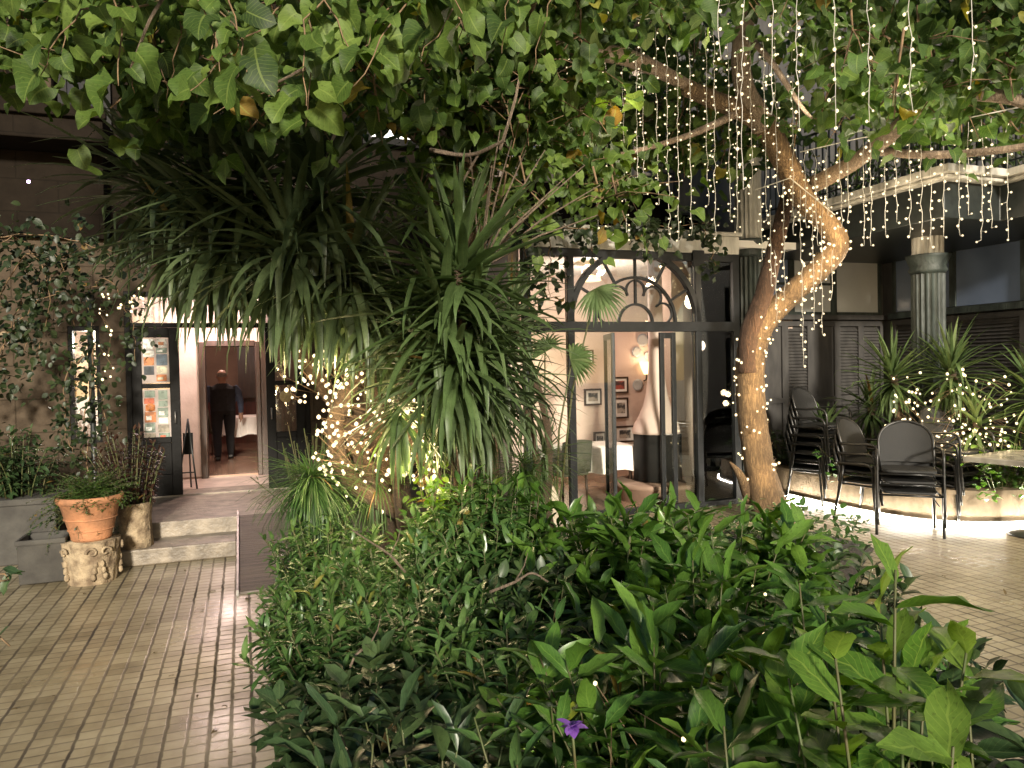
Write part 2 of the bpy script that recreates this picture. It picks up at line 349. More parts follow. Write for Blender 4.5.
M['yuccabright'] = leafmat("bright yucca leaf", (.045, .075, .024), (.085, .138, .05), (.15, .2, .085), spec=.3, rough=.42, trans=.22, vein=.15, nveins=0.)
M['dry'] = leafmat("dry leaf", (.09, .06, .025), (.17, .12, .055), (.26, .2, .11), rough=.8, trans=.2, vein=.05, nveins=0.)
M['broad'] = leafmat("broad shrub leaf", (.026, .072, .013), (.06, .14, .024), (.115, .215, .036), rough=.3, trans=.32)
M['narrow'] = leafmat("narrow shrub leaf", (.024, .064, .017), (.052, .118, .032), (.11, .19, .055), rough=.3, trans=.28)
M['darkleaf'] = leafmat("dark shrub leaf", (.016, .034, .014), (.032, .065, .024), (.065, .105, .038), rough=.38, trans=.18)
M['yellowleaf'] = leafmat("yellow green leaf", (.05, .13, .02), (.1, .2, .03), (.2, .3, .05), rough=.38, trans=.4)
M['fern'] = leafmat("fern leaf", (.03, .06, .012), (.06, .12, .025), (.11, .18, .04), rough=.5, trans=.3, vein=0., nveins=0.)
M['redleaf'] = leafmat("dark red leaf", (.02, .01, .008), (.04, .016, .012), (.06, .03, .018), rough=.45, trans=.15)
M['ivy'] = leafmat("climber leaf", (.009, .017, .006), (.02, .036, .012), (.045, .065, .022), rough=.45, trans=.25)
M['flower'] = leafmat("violet petal", (.16, .06, .32), (.25, .1, .5), (.38, .18, .65), rough=.6, trans=.3, vein=.1)
M['whiteflower'] = simple("white petal", (.75, .75, .7), rough=.6)

# ------------------------------------------------------------------ foliage engine
def template(kind, nseg=5, bend=.25, fold=.18):
    """leaf in the x direction, length 1, upper side +z"""
    prof = {'heart': lambda u: .47*math.sin(math.pi*min(1, (u*.93+.07)**.62))**.8 if u < 1 else 0.0,
            'lance': lambda u: .17*math.sin(math.pi*u**.85)**.8 if 0 < u < 1 else .008,
            'broad': lambda u: .225*math.sin(math.pi*u**.95)**.9 if 0 < u < 1 else .008,
            'round': lambda u: .33*math.sin(math.pi*u**.9)**.6 if 0 < u < 1 else .01,
            'strap': lambda u: .03*(1-u**2.2)+.002}[kind]
    vs = []; uv = []; fs = []
    for i in range(nseg+1):
        u = i/nseg; w = prof(u) if kind != 'heart' else (.47*math.sin(math.pi*(.12+.88*u)**.75)**.75 if u < 1 else .0)
        z = -bend*u*u; wav = .02*math.sin(u*9)
        back = -.1*(1-u)**4 if kind == 'heart' else 0
        vs += [(u+back, -w, z+fold*w+wav), (u, 0, z), (u+back, w, z+fold*w-wav)]
        uv += [(u, 0), (u, .5), (u, 1)]
    for i in range(nseg):
        a = i*3; fs += [(a, a+3, a+4, a+1), (a+1, a+4, a+5, a+2)]
    return np.array(vs, float), np.array(fs, int), np.array(uv, float)
def frames(dirs, ups):
    x = dirs/np.linalg.norm(dirs, axis=1, keepdims=True)
    y = np.cross(ups, x); ln = np.linalg.norm(y, axis=1, keepdims=True); y = np.where(ln < 1e-4, np.array([[0, 1., 0]]), y/np.maximum(ln, 1e-6))
    z = np.cross(x, y); return np.stack([x, y, z], axis=2)
def mesh_np(name, V, Fq, UV, rnd, mat, parent, smooth=True):
    me = bpy.data.meshes.new(name); nv = len(V); nf = len(Fq)
    me.vertices.add(nv); me.vertices.foreach_set("co", V.astype(np.float32).ravel())
    me.loops.add(nf*4); me.loops.foreach_set("vertex_index", Fq.astype(np.int32).ravel())
    me.polygons.add(nf); me.polygons.foreach_set("loop_start", np.arange(0, nf*4, 4, dtype=np.int32))
    me.polygons.foreach_set("use_smooth", np.full(nf, smooth))
    ul = me.uv_layers.new(name="uv"); ul.data.foreach_set("uv", UV[Fq.ravel()].astype(np.float32).ravel())
    a = me.attributes.new("rnd", 'FLOAT', 'POINT'); a.data.foreach_set("value", rnd.astype(np.float32))
    me.materials.append(mat); me.update(calc_edges=True); me.validate()
    o = bpy.data.objects.new(name, me); COL.objects.link(o)
    if parent: o.parent = parent
    return o
def scatter(name, tmpl, pos, dirs, ups, scl, mat, parent, rnd=None, wscale=None):
    if not isinstance(tmpl, list): tmpl = [tmpl]
    pos = np.array(pos, float); dirs = np.array(dirs, float); ups = np.array(ups, float); scl = np.array(scl, float); n = len(pos)
    if rnd is None: rnd = np.clip(rng.normal(.45, .22, n), 0, 1)
    fr = frames(dirs, ups); pick = rng.integers(0, len(tmpl), n)
    Vs = []; Fs = []; Us = []; Rs = []; off = 0
    for k, (tv, tf, tu) in enumerate(tmpl):
        ix = np.where(pick == k)[0]
        if not len(ix): continue
        T = tv[None]*scl[ix][:, None, None]
        if wscale is not None: T = T*np.stack([np.ones(len(ix)), np.asarray(wscale)[ix], np.ones(len(ix))], 1)[:, None, :]
        V = np.einsum('nij,nkj->nki', fr[ix], T) + pos[ix][:, None, :]
        m = len(tv); Fk = tf[None] + (np.arange(len(ix))*m)[:, None, None] + off
        Vs.append(V.reshape(-1, 3)); Fs.append(Fk.reshape(-1, 4)); Us.append(np.tile(tu, (len(ix), 1))); Rs.append(np.repeat(np.array(rnd)[ix], m)); off += len(ix)*m
    return mesh_np(name, np.concatenate(Vs), np.concatenate(Fs), np.concatenate(Us), np.concatenate(Rs), mat, parent)
def ruffle(tm):
    v, f, u = tm; v = v.copy()
    for i in range(len(v)):
        k = i % 3
        if k != 1:
            v[i, 2] += random.uniform(-.3, .35)*abs(v[i, 1])*.6; v[i, 0] += random.uniform(-.05, .05); v[i, 1] *= random.uniform(.82, 1.12)
        else: v[i, 2] += random.uniform(-.02, .02); v[i, 1] += random.uniform(-.02, .02)
    return v, f, u
def wavy(tm):
    v, f, u = tm; v = v.copy(); ph = random.uniform(0, 6.28); k = random.uniform(5, 9); tw = random.uniform(-.5, .5); sk = random.uniform(-.12, .12)
    for i in range(len(v)):
        uu = u[i][0]; y = v[i, 1]; v[i, 2] += .28*abs(y)*math.sin(ph+uu*k+(2.1 if y > 0 else 0))+tw*y*uu; v[i, 1] += sk*math.sin(uu*3.1); v[i, 0] += .04*math.sin(uu*14+ph)*abs(y)/.4
    return v, f, u
HEART = [wavy(template('heart', 8, b, f)) for b, f in ((.2, .3), (.45, .15), (.1, .5), (.3, .55), (.5, .35), (.15, .2), (.6, .6), (.3, .1), (.0, .35))]
LANCE = [ruffle(template('lance', 5, b, f)) for b, f in ((.15, .3), (.3, .5), (.05, .2), (.45, .3), (.25, .1))]
BROAD = [ruffle(template('broad', 7, b, f)) for b, f in ((.2, .25), (.35, .4), (.08, .3), (.5, .3), (.3, .55), (.15, .1))]
ROUND = [template('round', 4, b, f) for b, f in ((.1, .2), (.2, .35))]
SMALL = [template('round', 2, .1, .3)]
SLIM = [template('lance', 3, .2, .3)]

def straps(name, heads, mat, parent, nseg=7, width=.036):
    """rosettes of strap leaves; heads = (centre, leaves, length, e_top, e_low, droop)"""
    V = []; Fq = []; U = []; Rn = []; o = 0
    for (c, n, L, etop, elow, droop, axis) in heads:
        for i in range(n):
            q = (i+random.random())/n
            az = i*2.39996+random.uniform(-.3, .3); el = etop+(elow-etop)*q**.8 + random.gauss(0, .12)
            l = L*random.uniform(.72, 1.1)*(0.75+.5*math.sin(math.pi*min(q+.15, 1)))*.9
            dr = droop*random.uniform(.25, 1.15)*(0.22+q*.62); w = width*random.uniform(.75, 1.2)
            p = Vector(c) + Vector(axis)*(-.32*q*L) + Vector((random.gauss(0, .02), random.gauss(0, .02), 0))
            rn = min(1, max(0, random.gauss(.5-.22*q, .2))); side = Vector((-math.sin(az), math.cos(az), 0)); tw = random.uniform(-.5, .5)
            e = el; st = l/nseg
            kink = random.random() < .22*q; kk = random.randint(2, nseg-2)
            for s_ in range(nseg+1):
                u = s_/nseg; ww = w*(.55+.45*min(1, u*4))*(1-u**2.6)+.0015
                dv = Vector((math.cos(az)*math.cos(e), math.sin(az)*math.cos(e), math.sin(e)))
                nrm = side.cross(dv); sd = side*math.cos(tw*u)+nrm*math.sin(tw*u)
                V += [p-sd*ww+nrm*ww*-.35, p, p+sd*ww+nrm*ww*-.35]; U += [(u, 0), (u, .5), (u, 1)]; Rn += [rn]*3
                p = p+dv*st; e = max(-1.5, e-dr*(u+.12)*2.0/nseg - (1.1 if kink and s_ == kk else 0))
            for s_ in range(nseg):
                a = o+s_*3; Fq += [(a, a+3, a+4, a+1), (a+1, a+4, a+5, a+2)]
            o += (nseg+1)*3
    return mesh_np(name, np.array([tuple(v) for v in V]), np.array(Fq), np.array(U), np.array(Rn), mat, parent)

def shrub(name, label, loc, rad, height, nstems, nleaf, leaflen, tm, mat, cat='shrub', group=None, spread=.35, w=None, droop=0.0, leafparts='leaves', lowest=.3, stemmat='greenstem', tilt=(0, 0)):
    t = thing(name, label, cat, loc, 0, group); st = MB(); pos = []; dr = []; up = []; sc = []; rn = []
    for i in range(nstems):
        a = random.uniform(0, 6.283); q = math.sqrt(random.random()); bx, by = rad*.45*q*math.cos(a), rad*.45*q*math.sin(a)
        h = height*random.uniform(.72, 1.03)*(1-.3*q*q); ox, oy = rad*.55*q*math.cos(a)+random.gauss(0, .05)+tilt[0]*h, rad*.55*q*math.sin(a)+random.gauss(0, .05)+tilt[1]*h
        pts = []
        for k in range(6):
            u = k/5; pts.append(Vector((bx+ox*u**1.4, by+oy*u**1.4, h*u)))
        st.tube(pts, [.008*(1-.6*k/5) for k in range(6)], 4)
        base = random.gauss(.45, .13)
        for j in range(nleaf):
            u = lowest+(1-lowest)*(j+.5)/nleaf; u = min(1, u+random.uniform(-.02, .02)); f = u*5; k = min(4, int(f)); p = pts[k].lerp(pts[k+1], f-k)
            top = max(0, (u-.8)/.2); az = j*2.39996+i
            el = -.25-droop+random.gauss(0, .25)+1.15*top*random.uniform(.6, 1.1)+.3*u
            d = Vector((math.cos(az)*math.cos(el), math.sin(az)*math.cos(el), math.sin(el)))
            pos.append(p); dr.append(d); up.append((random.gauss(0, .25), random.gauss(0, .25), 1)); sc.append(leaflen*random.uniform(.65, 1.1)*(1-.35*top*random.random()))
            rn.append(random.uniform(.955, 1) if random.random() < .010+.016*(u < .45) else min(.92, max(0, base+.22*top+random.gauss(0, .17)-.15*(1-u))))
    st.build('stems', M[stemmat], t)
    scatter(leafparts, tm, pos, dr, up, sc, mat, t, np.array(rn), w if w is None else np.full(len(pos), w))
    return t
BULB = None
BULBMESH = {}; BULBCOUNT = {}
def bulbs_mesh(name, pts, r, mat, parent, loc=None):
    """the first hundred bulbs of a set are objects of their own, the rest one mesh"""
    root = parent
    while root.parent: root = root.parent
    key = (mat.name, r)
    if key not in BULBMESH:
        b_ = MB(); b_.ball((0, 0, 0), r, 1, (1, 1, 1.15)); m_ = bpy.data.meshes.new('bulb'); m_.from_pydata(b_.v, [], b_.f); m_.materials.append(mat); BULBMESH[key] = m_
    n0 = BULBCOUNT.get(root.name, 0); k = max(0, min(len(pts), 100-n0)); BULBCOUNT[root.name] = n0+len(pts)
    order = list(pts); random.shuffle(order)
    for p in order[:k]:
        o = bpy.data.objects.new('bulb', BULBMESH[key]); COL.objects.link(o); o.parent = parent; o.location = p; q = random.uniform(.7, 1.2); o.scale = (q, q, q)
    rest = order[k:]
    if rest:
        bm = bmesh.new(); bmesh.ops.create_icosphere(bm, subdivisions=1, radius=1)
        tv = np.array([tuple(v.co) for v in bm.verts]); tf = np.array([[v.index for v in f.verts] for f in bm.faces]); bm.free()
        P = np.array([tuple(p) for p in rest]); rr = r*rng.uniform(.7, 1.2, len(P))
        V = (P[:, None, :]+tv[None]*rr[:, None, None]).reshape(-1, 3); Fs = (tf[None]+(np.arange(len(P))*len(tv))[:, None, None]).reshape(-1, 3)
        me = bpy.data.meshes.new('bulbs'); me.from_pydata(V.tolist(), [], Fs.tolist()); me.materials.append(mat)
        o = bpy.data.objects.new('bulbs', me); COL.objects.link(o); o.parent = parent; o["kind"] = "stuff"

exec_order = []
# ================================================================== GROUND
g = MB(); n = 14
g.add([(-60, -60, 0), (60, -60, 0), (60, 60, 0), (-60, 60, 0)], [(0, 1, 2, 3)])
tag(g.build('ground', M['tile'], rotz=TH), kind='structure')
# planting bed of dark soil with a shallow mounded top, in world axes
bed = [(-.55, 1.2), (-.78, 2.4), (-1.0, 3.3), (-1.25, 4.2), (-1.6, 5.2), (-1.9, 6.4), (-1.6, 7.1), (-.6, 7.4), (.6, 8.1), (1.4, 8.2), (2.4, 8.4), (3.4, 8.3), (3.7, 7.6), (2.9, 6.4), (2.3, 5.2), (2.1, 4.2), (1.7, 3.2), (1.45, 2.2), (1.3, 1.0), (.4, .7)]
cx_ = sum(p[0] for p in bed)/len(bed); cy_ = sum(p[1] for p in bed)/len(bed); b = MB(); vs = []
for sc_, z in ((1, .006), (.97, .06), (.8, .1), (.5, .13), (.02, .15)):
    vs += [(cx_+(x-cx_)*sc_, cy_+(y-cy_)*sc_, z) for x, y in bed]
L = len(bed); b.add(vs, [(i*L+k, i*L+(k+1) % L, (i+1)*L+(k+1) % L, (i+1)*L+k) for i in range(4) for k in range(L)], True)
tag(b.build('ground_soil', M['soil']), kind='structure')

# ================================================================== RESTAURANT BUILDING (entrance), local frame r, d
bld = thing('restaurant_building', 'dark stone restaurant building with an open lit doorway at the top of two steps', 'building', (0, 0, 0), TH)
E0 = 10.77; LZ = .334; TOPZ = 9.5
w = MB()
w.box(-12, -2.08, E0, E0+.45, 0, 3.7); w.box(-2.08, -1.72, E0, E0+.45, 0, 1.1); w.box(-2.08, -1.72, E0, E0+.45, 2.6, 3.7)
w.box(-1.72, -1.43, E0, E0+.45, 0, 3.7); w.box(.88, 3.3, E0, E0+.45, 0, 3.7); w.box(-1.43, .88, E0, E0+.45, 3.05, 3.7)
w.build('wall', M['stone'], bld)
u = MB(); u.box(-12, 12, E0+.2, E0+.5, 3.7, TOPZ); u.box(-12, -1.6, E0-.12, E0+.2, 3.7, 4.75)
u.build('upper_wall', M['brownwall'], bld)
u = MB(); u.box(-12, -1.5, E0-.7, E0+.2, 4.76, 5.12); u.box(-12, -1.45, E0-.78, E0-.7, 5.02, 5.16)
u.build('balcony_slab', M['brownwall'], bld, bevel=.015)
u = MB()
for i in range(50):
    x = -9+i*.14
    if x > -2.6: break
    u.box(x, x+.022, E0-.74, E0-.718, 5.16, 6.15)
u.box(-9, -2.58, E0-.75, E0-.7, 6.15, 6.2); u.box(-2.62, -2.56, E0-.76, E0-.7, 5.16, 6.25)
u.build('balcony_railing', M['iron'], bld)
for x0, x1 in ((-2.02, -1.62),):
    f = MB()
    for a, b_, c, d_ in ((x0-.1, x0, 5.13, 7.2), (x1, x1+.1, 5.13, 7.2), (x0, x1, 7.1, 7.2), (x0, x1, 5.75, 5.82), ((x0+x1)/2-.03, (x0+x1)/2+.03, 5.13, 7.1)):
        f.box(a, b_, E0+.12, E0+.198, c, d_)
    wf = f.build('window', M['black'], bld); p = MB(); p.box(x0, x1, E0+.15, E0+.196, 5.13, 7.1); p.build('pane', M['dimpane'], wf)
u = MB(); u.box(-2.5, -2.16, E0-.02, E0+.2, 5.17, 8.5); u.build('pilaster', M['stone'], bld, bevel=.02)
# lit upstairs window seen through the leaves and a row of shuttered ones
for x0, x1, z0, z1, lit in ((1.85, 2.45, 5.35, 6.05, True), (3.6, 4.7, 5.0, 7.0, False), (6.3, 7.3, 5.0, 7.0, False)):
    f = MB(); f.box(x0-.12, x0, E0+.1, E0+.198, z0-.1, z1+.1); f.box(x1, x1+.12, E0+.1, E0+.198, z0-.1, z1+.1); f.box(x0, x1, E0+.1, E0+.198, z1, z1+.1); f.box(x0, x1, E0+.06, E0+.198, z0-.1, z0)
    if not lit:
        k = z0+.03
        while k < z1-.05: f.box(x0, x1, E0+.13, E0+.16, k, k+.05); k += .085
    wf = f.build('window', M['plaster'] if not lit else M['black'], bld); p = MB(); p.box(x0, x1, E0+.165, E0+.19, z0, z1); p.build('pane', M['litwin'] if lit else M['bluepane'], wf)
# side window left of the entrance
f = MB(); f.box(-2.08, -2.03, E0+.02, E0+.14, 1.1, 2.6); f.box(-1.77, -1.72, E0+.02, E0+.14, 1.1, 2.6); f.box(-2.03, -1.77, E0+.02, E0+.14, 1.1, 1.16); f.box(-2.03, -1.77, E0+.02, E0+.14, 2.54, 2.6); f.box(-2.03, -1.77, E0+.03, E0+.12, 1.9, 1.94)
wf = f.build('window', M['black'], bld); p = MB(); p.box(-2.03, -1.77, E0+.06, E0+.072, 1.16, 2.54); p.build('pane', M['glass'], wf)
# door surround, leaves, transom
f = MB(); f.box(-1.43, -1.36, E0-.02, E0+.2, LZ, 3.05); f.box(.81, .88, E0-.02, E0+.2, LZ, 3.05); f.box(-1.36, .81, E0-.018, E0+.18, 2.99, 3.05); f.box(-1.36, .81, E0-.016, E0+.14, 2.58, 2.64)
f.build('door_frame', M['black'], bld, bevel=.006)
p = MB(); p.box(-1.36, .81, E0+.06, E0+.07, 2.64, 2.99); p.build('transom_pane', M['glass'], bld)
def leaf_door(x0, x1, name, lab):
    d = MB(); zt = 2.575
    d.box(x0, x0+.12, E0-.03, E0+.02, LZ+.02, zt); d.box(x1-.12, x1, E0-.03, E0+.02, LZ+.02, zt)
    d.box(x0+.12, x1-.12, E0-.029, E0+.019, zt-.13, zt); d.box(x0+.12, x1-.12, E0-.029, E0+.019, LZ+.02, LZ+.3); d.box(x0+.12, x1-.12, E0-.02, E0+.012, LZ+.3, LZ+.72); d.box(x0+.12, x1-.12, E0-.029, E0+.019, LZ+.72, LZ+.8); d.box(x0+.12, x1-.12, E0-.028, E0+.018, 1.78, 1.84)
    o = d.build('door', M['black'], bld, bevel=.006); o["label"] = lab
    p = MB(); p.box(x0+.12, x1-.12, E0-.008, E0, LZ+.8, zt-.13); p.build('pane', M['glass'], o)
    h = MB(); hx = x1-.06 if x1 < 0 else x0+.06; h.tube([(hx, E0-.03, 1.32), (hx, E0-.075, 1.32), (hx, E0-.075, 1.46), (hx, E0-.03, 1.46)], .011, 8); h.build('handle', M['steel'], o)
    return o
dl = leaf_door(-1.36, -.79, 'door', 'black glazed door covered with paper notices and stickers')
dr_ = leaf_door(.3, .81, 'door', 'black glazed door with a round disc on its glass')
# papers on the left door glass
cols = [(.75, .73, .68), (.7, .66, .6), (.1, .14, .18), (.05, .06, .07), (.45, .1, .04), (.08, .16, .3), (.3, .26, .2), (.8, .8, .76), (.55, .2, .07), (.2, .25, .2), (.6, .55, .4)]
PM = [simple("paper tone", c, tuple(x*.6 for x in c), rough=.6, scale=22, lo=.42, hi=.5, detail=2) for c in cols]
pp = MB(); pp.box(-1.24, -.91, E0-.0142, E0-.0112, 1.05, 1.765); pp.box(-1.24, -.91, E0-.0142, E0-.0112, 1.85, 2.44)
back = pp.build('notice_sheet', M['blind'], dl); random.seed(3)
pp = MB(); lay = []
for (xa, xb) in ((-1.225, -1.085), (-1.07, -.925)):
    for z0, z1 in ((1.07, 1.75), (1.86, 2.43)):
        z = z1
        while z-.09 > z0:
            h = random.uniform(.08, .16); h = min(h, z-z0); pp = MB(); jx = random.uniform(0, .02)
            pp.box(xa+jx, xb-random.uniform(0, .02), E0-.0185, E0-.0152, z-h+.012, z); mm_ = [PM[random.randrange(len(PM))]]
            if random.random() < .5:
                pp.mi = 1; mm_.append(PM[random.randrange(len(PM))]); pp.box(xa+jx+.015, xa+jx+.08, E0-.0225, E0-.0184, z-h*.8+.012, z-h*.35)
            pp.build('notice', mm_, dl)
            z -= h
pp = MB(); pp.lathe([(.055, 0), (.055, .003)], 20)
for i in range(len(pp.v)): x, y, z = pp.v[i]; pp.v[i] = (-1.15+x, E0-.024+z, 1.53+y)
pp.build('round_sticker', PM[8], dl)
# round disc on the right door
pp = MB(); pp.lathe([(.085, 0), (.085, .006), (.07, .01), (.05, .006), (.03, .011), (.001, .011)], 28)
pp.v = [(.555+x, E0-.012-z, 1.62+y) for x, y, z in pp.v]; pp.build('round_emblem', simple("straw disc", (.5, .4, .2), (.3, .22, .1), rough=.6, scale=30), dr_)
# pleated white blind above the door
p = MB(); vs = []; K = 90
for i in range(K+1):
    x = -1.34+2.13*i/K; y = E0+.22+.02*math.sin(i*1.9)
    vs += [(x, y, 2.66), (x, y, 3.0)]
p.add(vs, [(2*i, 2*i+2, 2*i+3, 2*i+1) for i in range(K)], True); p.build('pleated_blind', M['blind'], bld)
# entrance hall and the room behind it
h = MB(); h.box(-2.6, 3.3, E0+.45, 12.45, LZ-.3, LZ-.002); h.build('hall_floor', M['carpet'], bld)
h = MB(); h.box(-1.43, .88, E0-.02, E0+.45, LZ-.3, LZ+.02); h.build('threshold', M['marble'], bld, bevel=.008)
h = MB(); h.box(-2.65, -2.6, E0+.45, 12.45, 0, 3.3); h.box(1.35, 1.4, E0+.45, 12.45, 0, 3.3); h.box(-2.65, 1.4, E0+.45, 18.2, 3.25, 3.35)
h.box(-2.6, -.62, 12.45, 12.7, 0, 3.25); h.box(.24, 1.35, 12.45, 12.7, 0, 3.25); h.box(-.62, .24, 12.45, 12.7, 2.45, 3.25)
h.build('hall_wall', M['plaster'], bld)
f = MB(); f.box(.27, 1.34, 12.40, 12.44, LZ, 3.2); f.box(1.3, 1.345, E0+.46, 12.39, LZ, 3.2); f.build('added_dark_panels', M['wood'], bld)  # wood panels added to keep the view through the right door glass dark
f = MB(); f.box(-.64, -.54, 12.38, 12.72, LZ, 2.45); f.box(.19, .26, 12.38, 12.72, LZ, 2.45); f.box(-.54, .19, 12.385, 12.715, 2.38, 2.47); f.build('inner_door_frame', M['wood'], bld, bevel=.008)
h = MB(); h.box(-2.6, 1.4, 12.45, 18.1, LZ-.2, LZ+.03); h.build('room_floor', M['polished'], bld)
h = MB(); h.box(-2.65, -2.6, 12.7, 18.1, 0, 3.25); h.box(1.35, 1.4, 12.7, 18.1, 0, 3.25); h.box(-2.6, 1.35, 18, 18.1, 1.4, 3.25); h.build('room_wall', M['tanwall'], bld)
h = MB(); h.box(-2.6, 1.35, 17.96, 18, LZ, 1.4)
for i in range(12): h.box(-2.5+i*.33, -2.24+i*.33, 17.945, 17.96, LZ+.15, 1.3)
h.build('wainscot', M['redwood'], bld)
h = MB(); h.box(-1.6, -.9, 17.7, 17.95, LZ, 2.5); h.box(-.1, .55, 17.75, 17.95, 1.4, 2.6); h.build('dark_cabinet', M['wood'], bld)
# pilaster edge stone beside the hall
# landing and steps (setting)
s = MB(); s.box(-1.25, 3.2, 8.95, E0, 0, LZ); s.build('landing', M['marble'], rotz=TH, bevel=.012); tag(bpy.data.objects['landing'], kind='structure')
s = MB(); s.box(-1.25, -.11, 8.4, 8.95, 0, LZ/2); o = s.build('floor_step', M['marble'], rotz=TH, bevel=.014); tag(o, kind='structure')
s = MB(); s.box(-1.2, -.13, 8.38, 8.42, LZ/2-.03, LZ/2+.004)
# ramp with boards and steel side plate
rp = thing('wheelchair_ramp', 'sloping boarded ramp with a thin steel side plate beside the steps', 'ramp', wor(0, 0, 0), TH)
q = MB(); q.add([(-.08, 6.94, 0), (.75, 6.94, 0), (.75, 8.948, 0), (-.08, 8.948, 0), (-.08, 6.94, .02), (.75, 6.94, .02), (.75, 8.948, LZ+.004), (-.08, 8.948, LZ+.004)], [(3, 2, 1, 0), (4, 5, 6, 7), (0, 1, 5, 4), (1, 2, 6, 5), (2, 3, 7, 6), (3, 0, 4, 7)]); q.build('ramp_deck', M['ramp'], rp)
q = MB(); q.add([(-.105, 6.9, 0), (-.085, 6.9, 0), (-.085, 9.0, 0), (-.105, 9.0, 0), (-.105, 6.9, .05), (-.085, 6.9, .05), (-.085, 9.0, .385), (-.105, 9.0, .385)], [(3, 2, 1, 0), (4, 5, 6, 7), (0, 1, 5, 4), (1, 2, 6, 5), (2, 3, 7, 6), (3, 0, 4, 7)]); q.build('side_plate', M['steel'], rp)
# hall lamps (they hang inside, above the door head)
for nm, lab, (r, d, z), pw, colr in (('hall_lamp', 'round ceiling lamp in the lit entrance hall', (-.35, 11.75, 3.05), 58, (1, .74, .70)), ('ceiling_lamp', 'ceiling lamp in the room beyond the hall', (-.3, 15.2, 3.05), 34, (1, .72, .64))):
    t = thing(nm, lab, 'lamp', wor(r, d, z), TH); a = MB(); a.lathe([(.02, .2), (.02, .06), (.14, .05), (.16, .0), (.1, -.05), (.001, -.07)], 20); a.build('lamp_shade', M['lampglow'], t)
    lamp('bulb_light', (0, 0, -.22), pw, colr, .14, t)
lw = thing('window_lamp', 'lit lamp behind the narrow window left of the entrance', 'lamp', wor(-1.9, 11.6, 2.5), TH); a = MB(); a.ball((0, 0, 0), .1, 2); a.build('lamp_globe', M['litwin'], lw); lamp('bulb_light', (0, -.2, -.1), 30, (1, .85, .75), .1, lw)

# ================================================================== GLASS PAVILION
P0 = 8.59
pav = thing('glass_pavilion', 'glazed dining pavilion with a fanlight arch over its black framed doors', 'pavilion', (0, 0, 0), TH)
rl, rr_ = 3.34, 6.43; PD = 12.1; TZ = 3.38
f = MB(); fw = .055
f.box(rl-.06, rl+.04, P0-.04, P0+.06, 0, TZ+.08); f.box(rr_-.05, rr_+.05, P0-.04, P0+.06, 0, TZ+.08)
f.box(3.88, 3.97, P0-.045, P0+.05, .06, TZ); f.box(5.77, 5.86, P0-.045, P0+.05, .06, TZ)
f.box(rl+.04, rr_-.05, P0-.05, P0+.055, 2.39, 2.52); f.box(rl+.04, rr_-.05, P0-.046, P0+.05, TZ-.04, TZ+.06); f.box(rl+.04, rr_-.05, P0-.05, P0+.05, 0, .075)
f.box(5.72, 5.9, P0-.07, P0-.05, TZ-.12, TZ+.1)
f.box(rr_-.04, rr_+.04, P0+.06, 10.9, 2.39, 2.5); f.box(rr_-.04, rr_+.04, P0+.06, 10.9, 0, .075); f.box(rr_-.04, rr_+.04, 9.5, 9.58, .075, TZ); f.box(rr_-.04, rr_+.04, P0+.06, 10.9, TZ-.04, TZ+.06)
f.build('frame', M['frame'], pav, bevel=.006)
ac = (4.87, P0, 2.5)
f = MB(); f.arc(ac, .945, 0, math.pi, .07, .09, 40); f.arc(ac, .60, .0, math.pi, .035, .05, 32); f.arc(ac, .25, .0, math.pi, .03, .04, 20)
for k in range(1, 6):
    a = math.pi*k/6; r0, r1 = (.25, .92) if k == 3 else (.59, .92)
    c, s_ = math.cos(a), math.sin(a); nx, nz = -s_*.014, c*.014
    vs = []
    for y in (-.02, .02):
        for rr2, sg in ((r0, -1), (r1, -1), (r1, 1), (r0, 1)): vs.append((ac[0]+c*rr2+nx*sg, ac[1]+y, ac[2]+s_*rr2+nz*sg))
    f.add(vs, [(3, 2, 1, 0), (4, 5, 6, 7), (0, 1, 5, 4), (1, 2, 6, 5), (2, 3, 7, 6), (3, 0, 4, 7)])
for k in range(5):                                   # scalloped lobes of the fanlight
    a = math.pi*(k+.5)/5; cc = (ac[0]+math.cos(a)*.43, ac[1], ac[2]+math.sin(a)*.43)
    f.arc(cc, .135, a-2.1, a+2.1, .024, .034, 22)
f.build('fanlight', M['frame'], pav)
for x0, x1, z0, z1 in ((rl+.04, 3.88, .075, 2.39), (rl+.04, 3.88, 2.52, TZ-.04), (3.97, 4.53, .075, 2.39), (5.46, 5.77, .075, 2.39), (5.86, rr_-.05, .075, 2.39), (5.86, rr_-.05, 2.52, TZ-.04), (3.97, 5.77, 2.52, TZ-.04)):
    p = MB(); p.box(x0, x1, P0+.001, P0+.009, z0, z1); p.build('pane', M['glass'], pav)
p = MB(); p.box(rr_-.004, rr_+.004, P0+.06, 9.5, .075, 2.39); p.build('pane', M['glass'], pav)
p = MB(); p.box(rr_-.004, rr_+.004, P0+.06, 9.5, 2.5, TZ-.04); p.build('pane', M['glass'], pav)
